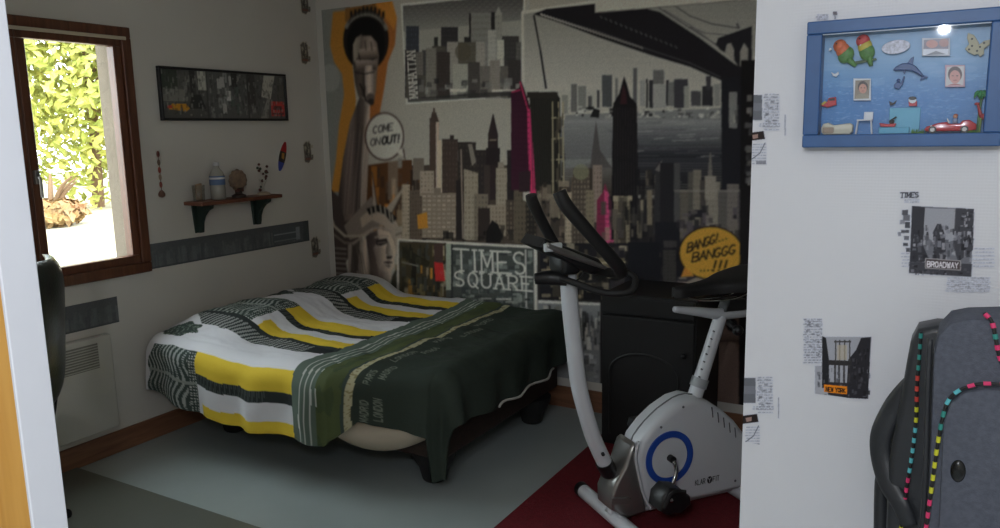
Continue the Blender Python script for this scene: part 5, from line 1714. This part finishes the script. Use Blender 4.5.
GI = 'things shown inside the blue display frame'
ORG, GRN, REDc = mat('bird_orange', S(220, 110, 62), .5, vary=.2, scale=160), mat('bird_green', S(86, 140, 66), .5, vary=.25, scale=160), mat('toy_red', S(196, 30, 44), .35)
YELc = mat('bird_yellow', S(206, 186, 70), .5); WHI = mat('toy_white', S(228, 230, 232), .4); BLK = mat('toy_black', S(24, 24, 28), .4); DBL = mat('dolphin_blue', S(50, 86, 140), .4)
for nm, lab, (hx, hy), (bx, by), tail in (('lovebird_figurine', 'orange-headed green lovebird figurine at the top left inside the blue frame', (840, 46), (846, 55), (856, 66)), ('lovebird_figurine', 'upright lovebird figurine with a pink-red face, right bird of the pair in the blue frame', (863, 41), (867, 52), (871, 66))):
    o = dp(bx, by); t = thing(nm, lab, 'figurine', o, 0, 'pair of lovebirds in the blue frame')
    q = lambda x, y: (dp(x, y)[0] - o[0], 0, dp(x, y)[2] - o[2])
    b = new(); ball(b, (0, 0, 0), .0165, (.85, .5, 1.0), 14, Matrix.Rotation(.5 if hx < 850 else -.2, 4, 'Y')); finish('body', b, GRN, t, smooth=True)
    b = new(); ball(b, q((hx + bx) / 2, (hy + by) / 2), .0145, (.9, .55, 1), 14); finish('breast', b, YELc if hx > 850 else ORG, t, smooth=True)
    b = new(); ball(b, q(hx, hy), .0125, (1, .65, 1), 14); hd = finish('head', b, ORG if hx < 850 else mat('bird_pink', S(206, 70, 70), .5), t, smooth=True)
    b = new(); h_ = q(hx - (9 if hx < 850 else 1), hy + 3); cyl(b, (h_[0], -.004, h_[2]), (h_[0] - .003, -.006, h_[2] - .004), .003, .0006, 8); finish('beak', b, WHI, hd)
    b = new(); e_ = q(hx - 3, hy - 2); ball(b, (e_[0], -.0085, e_[2]), .0016, n=8); finish('eye', b, BLK, hd)
    b = new(); e_ = q(*tail); m_ = q(bx + 2, by + 4); tube(b, [(m_[0], 0, m_[2]), (e_[0], 0, e_[2])], [.007, .0035], 8, 2); finish('tail', b, GRN, t, smooth=True)
flat('branch', [(852, 62), (876, 58), (877, 60), (853, 65)], mat('twig', S(70, 96, 60), .6), .004); o_ = bpy.data.objects['branch.001'] if 'branch.001' in bpy.data.objects else bpy.data.objects['branch']
tag([o for o in bpy.data.objects if o.name.startswith('branch') and o.parent is None][0], 'short green perch under the pair of lovebirds in the blue frame', 'perch')
# oval shell plaque
flat('oval_plaque', ellipse(896, 47, 14.5, 6.8, 24, -.18), mat('glitter_white', S(206, 206, 218), .35, vary=.3, scale=240), .004)
tag(bpy.data.objects['oval_plaque'], 'pale glittery oval plaque beside the lovebirds in the blue frame', 'plaque')


def photo(name, lab, x0, x1, y0, y1, border, paint):
    o = dp((x0 + x1) / 2, y1); t = thing('small_photo', lab, 'photo', o, 0, None)
    flat('photo_mount', [(x0, y0), (x1, y0), (x1, y1), (x0, y1)], border, .003, parent=t)
    a = dp(x0 + 2, y0 + 2); d = dp(x1 - 2, y1 - 2)
    c = Canvas(a[0], d[0], d[2], a[2], .0006, lambda p: (lambda w_: (w_[0], w_[2]))(dp(*p)), KP, (96, 92, 92))
    paint(c); c.build('print', lambda u, v: (u, 0 * u + DY - .0018, v), M['gloss_print'], t)


def face_(cx, cy, r, bg, hair, skin, top):
    def f(c):
        c.rect(cx - 3 * r, cx + 3 * r, cy - 3 * r, cy + 3 * r, bg)
        c.ell(cx, cy + 2.4 * r, 1.7 * r, 1.2 * r, top)
        c.ell(cx, cy - .25 * r, 1.1 * r, 1.25 * r, hair); c.ell(cx, cy + .15 * r, .85 * r, 1.05 * r, skin)
        c.rect(cx - .5 * r, cx - .2 * r, cy - .1 * r, cy + .05 * r, (60, 40, 40)); c.rect(cx + .2 * r, cx + .5 * r, cy - .1 * r, cy + .05 * r, (60, 40, 40)); c.rect(cx - .3 * r, cx + .3 * r, cy + .6 * r, cy + .72 * r, (140, 70, 70))
    return f


photo('p', 'small white-edged portrait photo of a child at the left of the blue frame', 853.5, 871, 78.5, 100.5, WHI, face_(863, 88, 4.6, (120, 110, 96), (50, 40, 38), (176, 126, 106), (130, 122, 104)))
photo('p', 'small pink-edged portrait photo of a dark-haired person at the right of the blue frame', 945, 965, 65, 87, mat('pink_edge', S(214, 176, 186), .4), face_(955, 76, 6.4, (176, 172, 170), (66, 50, 52), (178, 128, 118), (150, 90, 90)))


def pic3(c):
    c.rect(915, 960, 30, 60, (112, 106, 118)); c.ell(932, 44, 6, 4, (170, 120, 110)); c.ell(944, 43, 5, 4, (150, 110, 104)); c.rect(920, 956, 49, 58, (196, 198, 204)); c.poly([(921, 57), (936, 51), (955, 57)], (110, 112, 118))


photo('p', 'small landscape photo with a silver lower edge under the bright reflection', 922, 950, 38, 56, mat('silver_edge', S(190, 192, 200), .3), pic3)
# spotted butterfly
o = dp(978, 46); t = thing('butterfly_ornament', 'cream butterfly ornament with dark spots at the top right of the blue frame', 'ornament', o)
flat('wing', [(968, 33), (974, 35), (979, 43), (979, 54), (974, 55), (968, 52), (965, 49), (969, 44), (967, 38)], mat('cream_wing', S(196, 190, 160), .5), .003, parent=t)
flat('wing', [(978.5, 45), (984, 41), (992, 39), (989, 45), (984, 49), (984, 54), (980, 57), (978, 54)], mat('cream_wing', S(196, 190, 160), .5), .003, parent=t)
b = new()
for x, y in ((972, 39), (972, 46), (969, 49.5), (984, 43), (980, 47), (977, 51)):
    p = dp(x, y); cyl(b, (p[0], DY - .0016, p[2]), (p[0], DY - .0024, p[2]), .0018, n=10)
finish('wing_spots', b, BLK, t, world=True)
# dolphin and the swimmer
o = dp(908, 72); t = thing('dolphin_figure', 'blue leaping dolphin figure in the middle of the blue frame', 'figurine', o)
flat('dolphin_body', [(893, 70), (896, 66.5), (902, 63.5), (909, 63), (916, 66), (921, 72), (924, 76), (927, 79), (919, 75), (912, 71), (905, 70.5), (899, 70.5), (896, 71)], DBL, .008, parent=t, bev=.002)
flat('fin', [(907, 63.5), (911, 58), (914, 56.5), (913, 62), (913, 65)], DBL, .003, parent=t)
flat('tail', [(922, 75), (926, 75.5), (928.5, 77.5), (924, 78.5), (920, 81), (921, 77)], DBL, .003, parent=t)
flat('fin', [(903, 69.5), (906.5, 69.5), (904.5, 74), (903.5, 73)], DBL, .003, parent=t)
o = dp(899, 86); t = thing('swimmer_figure', 'tiny dark blue swimmer figure reaching up under the dolphin', 'figurine', o)
flat('swimmer_body', [(894, 85), (897, 82), (901, 83), (903.5, 76), (905, 76.5), (902.5, 85), (899, 89), (894, 88)], DBL, .005, parent=t, bev=.001)
b = new(); p = dp(898.5, 80.5); ball(b, p, .0035, n=10); finish('head', b, DBL, t, world=True)
# small white bird, small things pinned around
flat('white_bird', [(831, 72), (835, 74), (838.5, 71.5), (839, 74), (836, 77), (833, 76)], WHI, .002); tag([o for o in bpy.data.objects if o.name == 'white_bird'][0], 'tiny white bird cut-out under the lovebirds in the blue frame', 'ornament')
o = dp(829, 107); t = thing('toy_plane', 'small red and yellow toy plane at the left edge of the blue frame', 'toy', o)
flat('fuselage', [(821, 106), (827, 102), (829, 98), (836, 97), (836.5, 105), (828, 107.5)], REDc, .006, parent=t, bev=.001); flat('nose_cone', [(821, 104), (825, 101), (827, 102), (824, 106)], YELc, .005, parent=t); flat('canopy', [(829, 99), (835, 98), (835, 100.5), (829.5, 101)], BLK, .007, parent=t)
flat('dark_fish', [(889, 101), (893, 103), (897, 100), (895, 104), (890, 106)], BLK, .003); tag(bpy.data.objects['dark_fish'], 'tiny dark fish pinned above the pale blue panel in the blue frame', 'ornament')
o = dp(913, 106); t = thing('red_mascot_toy', 'tiny red, white and black toy above the pale blue panel', 'toy', o)
flat('toy_body', [(908.5, 101), (917, 101), (917, 106), (909, 106)], REDc, .005, parent=t); flat('toy_head', ellipse(912.5, 100, 4, 3.4, 12), WHI, .006, parent=t); flat('toy_cap', ellipse(912.5, 98.3, 4, 1.8, 12), BLK, .007, parent=t)
BYs = PY - .018
# cream bath, high chair, pale blue panel, red boat
z0_ = iz0 + .0004


def onfloor(px):
    return float(at(1, BYs, px, 130)[0])


x0_, x1_ = onfloor(821.5), onfloor(853)
o = ((x0_ + x1_) / 2, BYs, z0_); t = thing('toy_bathtub', 'cream toy bathtub with a beige cushion in the bottom left corner of the blue frame', 'toy', o)
b = new(); L_ = (x1_ - x0_) / 2
prism(b, [(-L_ + .001, .004), (-L_, .013), (-L_ + .004, .021), (-L_ + .012, .023), (-.006, .018), (L_ - .006, .0215), (L_, .018), (L_, .006), (L_ - .005, 0), (-L_ + .006, 0)], 'xz', -.009, .009, .003, 2); finish('tub', b, mat('cream_tub', S(206, 200, 178), .4), t, smooth=True, autosmooth=40)
b = new(); box(b, -L_ + .004, -.005, -.0105, -.0095, .003, .014, .001, 1); finish('cushion', b, mat('beige_pad', S(170, 150, 130), .7), t)
x0_, x1_ = onfloor(856), onfloor(872)
t = thing('toy_high_chair', 'white toy high chair on thin legs beside the cream bathtub', 'toy', ((x0_ + x1_) / 2, BYs, z0_)); L_ = (x1_ - x0_) / 2
for sx_ in (-1, 1):
    for sy_ in (-1, 1):
        b = new(); tube(b, [(sx_ * L_, sy_ * .006, 0), (sx_ * L_ * .82, sy_ * .0055, .026)], .0011, 6, 1); finish('leg', b, WHI, t)
b = new(); box(b, -L_ * .95, L_, -.007, .007, .0255, .028, .0006, 1); finish('seat', b, WHI, t)
b = new(); box(b, -.002, L_, .005, .007, .028, .042, .0006, 1); finish('backrest', b, WHI, t)
b = new(); lathe(b, [(.006, 0), (.0068, .004), (.0045, .009), (.0052, .012), (.002, .015)], (0, 0, 0), 14)
tag(finish('red_doll', b, REDc, origin=((x0_ + x1_) / 2 + .003, BYs - .001, z0_ + .0282), smooth=True), 'small red doll sitting on the white toy high chair', 'toy')
x0_, x1_ = onfloor(888), onfloor(919)
b = new(); box(b, x0_, x1_, PY - .0085, PY - .0045, z0_, z0_ + (dp(900, 108)[2] - iz0), .0008, 1)
tag(finish('pale_blue_panel', b, mat('pale_blue_card', S(112, 186, 214), .5), origin=((x0_ + x1_) / 2, PY - .007, z0_)), 'pale turquoise panel standing at the bottom of the blue frame', 'panel')
x0_ = onfloor(879)
b = new(); box(b, x0_, x0_ + .052, BYs - .008, BYs + .008, z0_, z0_ + .012, .001, 1)
tag(finish('turquoise_block', b, mat('turquoise', S(96, 176, 206), .5), origin=(x0_ + .025, BYs, z0_)), 'low turquoise block in front of the pale panel in the blue frame', 'block')
bx0, bx1 = onfloor(879), onfloor(896)
t = thing('toy_boat', 'small red toy boat with a dark figure on the turquoise block', 'toy', ((bx0 + bx1) / 2, BYs, z0_ + .0122)); L_ = (bx1 - bx0) / 2
b = new(); prism(b, [(-L_, .008), (-L_ + .003, .001), (L_ - .003, 0), (L_, .007), (0, .006)], 'xz', -.005, .005, .001, 1); finish('hull', b, REDc, t)
b = new(); ball(b, (L_ * .45, 0, .010), .005, (1, .8, 1), 10); tube(b, [(L_ * .3, 0, .012), (L_ * .95, 0, .019)], .0018, 6, 1); finish('figure', b, BLK, t, smooth=True)
# red toy sports car with its driver
xa, xb = onfloor(924), onfloor(976)
t = thing('toy_sports_car', 'shiny red open toy sports car at the bottom of the blue frame', 'toy car', ((xa + xb) / 2, BYs, z0_)); L_ = (xb - xa) / 2
b = new(); prism(b, [(-L_, .006), (-L_ + .004, .012), (-L_ * .45, .0185), (-L_ * .12, .020), (-.002, .0165), (L_ * .38, .0165), (L_ * .46, .022), (L_ * .72, .023), (L_, .015), (L_, .005), (L_ * .8, .003), (-L_ * .9, .003)], 'xz', -.011, .011, .003, 3); finish('car_body', b, mat('car_red', S(190, 16, 36), .2, coat=.6), t, smooth=True, autosmooth=40)
for x in (-L_ * .66, L_ * .56):
    for y in (-.0118, .0118):
        b = new(); cyl(b, (x, y - .002, .0062), (x, y + .002, .0062), .0064, n=18); wh = finish('wheel', b, BLK, t)
        if y < 0:
            b = new(); cyl(b, (x, y - .0021, .0062), (x, y - .0028, .0062), .0038, n=14); finish('hubcap', b, M['chrome'], wh)
b = new(); prism(b, [(-.003, .018), (-.006, .026), (-.004, .026), (0, .018)], 'xz', -.008, .008, 0); finish('windscreen', b, M['chrome'], t)
b = new(); ball(b, (-L_ * .72, -.0105, .0125), .0018, n=8); finish('headlamp', b, WHI, t)
o_x = (xa + xb) / 2 + L_ * .18
t = thing('toy_driver', 'tiny orange-haired driver figure sitting in the red toy car', 'figurine', (o_x, BYs, z0_ + .0172))
b = new(); lathe(b, [(.0035, 0), (.004, .005), (.0025, .009)], (0, 0, 0), 12); finish('torso', b, mat('driver_blue', S(150, 160, 186), .5), t, smooth=True)
b = new(); ball(b, (0, 0, .0122), .0038, n=12); hd = finish('head', b, mat('skin_toy', S(210, 150, 120), .5), t, smooth=True)
b = new(); ball(b, (.0006, .0004, .0142), .0038, (1, 1, .7), 12); finish('hair', b, mat('hair_orange', S(190, 96, 50), .6), hd, smooth=True)
# green tree, red giraffe-like animal, grass tufts
xt = onfloor(978.5)
t = thing('toy_palm_tree', 'green toy palm tree at the right end inside the blue frame', 'toy', (xt, BYs + .004, z0_))
b = new(); tube(b, [(0, 0, 0), (-.001, 0, .03), (.001, 0, .062)], [.0035, .0022, .002], 8); finish('trunk', b, mat('toy_trunk', S(70, 120, 70), .5), t, smooth=True)
b = new()
for k in range(7):
    a = k * 2 * PI / 7; tube(b, [(0, 0, .06), (.007 * math.cos(a), .006 * math.sin(a), .072), (.012 * math.cos(a), .008 * math.sin(a), .062)], [.003, .004, .001], 6, 3)
finish('fronds', b, mat('toy_green', S(40, 140, 72), .5), t, smooth=True)
xg = onfloor(983)
t = thing('toy_giraffe', 'small red toy giraffe in front of the toy palm tree', 'toy', (xg, BYs - .006, z0_))
b = new(); ball(b, (.001, 0, .028), .0072, (1.2, .6, .8), 12); tube(b, [(-.005, 0, .030), (-.009, 0, .042), (-.011, 0, .050)], [.0035, .0024, .002], 8); ball(b, (-.0125, 0, .051), .003, (1.5, .9, .9), 8); finish('body', b, mat('giraffe_red', S(176, 44, 50), .5), t, smooth=True)
for x in (-.005, .006):
    for y in (-.003, .003):
        b = new(); tube(b, [(x, y, .026), (x * 1.1, y, .0)], [.0018, .0013], 6, 1); finish('leg', b, mat('giraffe_leg', S(120, 150, 80), .5), t)
rr = random.Random(9)
b = new()
for _ in range(110):
    x = rr.choice([rr.uniform(onfloor(912), onfloor(926)), rr.uniform(onfloor(966), ix1 - .003)]); y = BYs + rr.uniform(-.012, .006); h = rr.uniform(.003, .009)
    cyl(b, (x, y, z0_), (x + rr.uniform(-.002, .002), y, z0_ + h), .0007, .0002, 4)
tag(finish('toy_grass', b, mat('toy_grass_green', S(88, 140, 60), .6), origin=(xt, BYs, z0_)), 'green toy grass along the bottom of the blue frame', 'grass', kind='stuff')
b = new(); ball(b, (0, 0, .003), .003, (1.3, 1, 1), 10)
tag(finish('white_pebble', b, WHI, origin=(onfloor(902), BYs - .012, z0_), smooth=True), 'tiny white pebble at the foot of the turquoise block', 'pebble')

# ------------------------------------------------------------------ suitcase on an added, unseen low chest in front of the partition
b = new(); box(b, 3.48, 4.15, -2.60, -2.20, .0, .735, .006, 2)
cht = thing('added_chest', 'low white chest added as unseen support for the grey suitcase, mostly below the picture', 'chest', (3.78, -2.38, 0))  # unseen prop, put in so the suitcase has something to stand on
finish('carcass', b, M['white_gloss'], cht, world=True)
for k in range(3):
    b = new(); box(b, 3.495, 4.135, -2.612, -2.601, .03 + k * .232, .25 + k * .232, .003, 1); dwr = finish('drawer', b, M['white_gloss'], cht, world=True)
    b = new(); ball(b, (3.775, -2.625, .14 + k * .232), .012, n=12); finish('knob', b, M['chrome'], dwr, world=True)
case = thing('suitcase', 'dark grey fabric suitcase with multicoloured piping standing before the white partition', 'suitcase', (3.60, -2.33, .737))
CF = mat('grey_suitcase_cloth', S(86, 90, 102), .85, vary=.14, scale=120, bump=.25, bscale=400); CB = mat('black_suitcase_trim', S(48, 50, 54), .45, vary=.12, bump=.1)
CY = -2.42
b = new()
prof = [(3.556, .745), (3.552, .95), (3.545, 1.17), (3.550, 1.205), (3.566, 1.228), (3.59, 1.236), (3.70, 1.250), (3.75, 1.235), (3.77, 1.19), (3.77, .745)]
prism(b, prof, 'xz', CY, -2.315, .006, 2); finish('main_body', b, CF, case, world=True, smooth=True, autosmooth=35)
b = new(); prism(b, [(3.575, .75), (3.566, 1.06), (3.574, 1.095), (3.592, 1.117), (3.625, 1.128), (3.70, 1.130), (3.76, 1.12), (3.765, .75)], 'xz', CY - .013, CY + .004, .005, 2); finish('front_pocket', b, CF, case, world=True, smooth=True, autosmooth=35)
b = new(); tube(b, [(3.548, CY + .006, .75), (3.546, CY + .004, .95), (3.540, CY + .006, 1.10), (3.538, CY + .010, 1.195)], .0045, 8); finish('zip_tape', b, CB, case, world=True, smooth=True)
b = new(); prism(b, [(3.488, .738), (3.484, .93), (3.496, 1.05), (3.502, 1.12), (3.506, 1.160), (3.516, 1.186), (3.545, 1.196), (3.66, 1.20), (3.66, .745)], 'xz', -2.314, -2.235, .012, 3); finish('rear_body', b, CB, case, world=True, smooth=True, autosmooth=40)
b = new(); box(b, 3.478, 3.66, -2.234, -2.19, .737, 1.03, .016, 3); finish('rear_pocket', b, CB, case, world=True, smooth=True)
b = new(); tube(b, [(3.512, -2.30, 1.085), (3.487, -2.29, 1.035), (3.468, -2.285, .975), (3.468, -2.285, .93), (3.484, -2.30, .885), (3.508, -2.32, .855), (3.525, -2.325, .82)], [.007, .009, .010, .010, .010, .009, .008], 12, 6, rz=2.0); finish('carry_handle', b, CB, case, world=True, smooth=True)
b = new(); tube(b, [(3.478, -2.25, .93), (3.472, -2.245, .86), (3.476, -2.245, .75)], [.010, .014, .014], 10, 5); finish('side_padding', b, CB, case, world=True, smooth=True)
b = new(); p = at(1, CY - .013, 958, 471); ball(b, (p[0], CY - .013, p[2]), .0125, (.9, .55, 1.55), 20); finish('oval_stud', b, mat('stud_black', S(20, 21, 22), .25), case, world=True, smooth=True)
PC = {'cyan': mat('dash_cyan', S(96, 190, 200), .5), 'teal': mat('dash_teal', S(50, 140, 132), .5), 'yellow': mat('dash_yellow', S(206, 206, 50), .5), 'pink': mat('dash_pink', S(224, 56, 112), .5), 'red': mat('dash_red', S(206, 70, 60), .5)}


def piping(path, r, n, cols):
    P = smoothpath(path, 12)
    b = new(); tube(b, path, r, 8, 8); pp = finish('piping', b, M['black_soft'], case, world=True, smooth=True)
    L_ = [0]
    for i in range(1, len(P)):
        L_.append(L_[-1] + (P[i] - P[i - 1]).length)

    def pt_(s):
        for i in range(1, len(P)):
            if L_[i] >= s:
                f = (s - L_[i - 1]) / max(1e-9, L_[i] - L_[i - 1]); return P[i - 1].lerp(P[i], f)
        return P[-1]
    groups = {}
    for k in range(n):
        s0 = L_[-1] * (k + .12) / n; s1 = L_[-1] * (k + .58) / n
        groups.setdefault(cols[min(len(cols) - 1, k * len(cols) // n)], []).append((pt_(s0), pt_(s1)))
    for cname, segs in groups.items():
        for p0, p1 in segs:
            b = new(); cyl(b, p0, p1, r * 1.28, n=10)
            finish('piping_dash', b, PC[cname], pp, world=True)


q = lambda px, py, y: tuple(float(v) for v in at(1, y, px, py))
piping([q(1010, 384, CY - .014), q(1000, 384, CY - .014), q(978, 384, CY - .014), q(958, 391, CY - .014), q(947, 403, CY - .014), q(941, 425, CY - .014), q(936, 455, CY - .014), q(931, 492, CY - .014), q(925, 535, CY - .014)], .0026, 15,
       ['pink', 'pink', 'cyan', 'cyan', 'teal', 'teal', 'yellow', 'yellow', 'yellow', 'yellow', 'pink', 'pink', 'pink'])
piping([q(921, 332, -2.317), q(919, 360, -2.319), q(917, 385, -2.320), q(916, 420, -2.321), q(912, 455, -2.322), q(906, 492, -2.323), q(900, 535, -2.324)], .0026, 20,
       ['teal', 'teal', 'teal', 'red', 'red', 'red', 'yellow', 'yellow', 'cyan', 'cyan', 'cyan', 'cyan', 'pink', 'pink', 'pink', 'red', 'red', 'yellow'])
piping([q(984, 313, CY - .001), q(992, 322, CY - .006), q(996, 340, CY - .010), q(1000, 358, CY - .010), q(1008, 375, CY - .010)], .003, 6, ['pink', 'teal', 'pink', 'pink'])
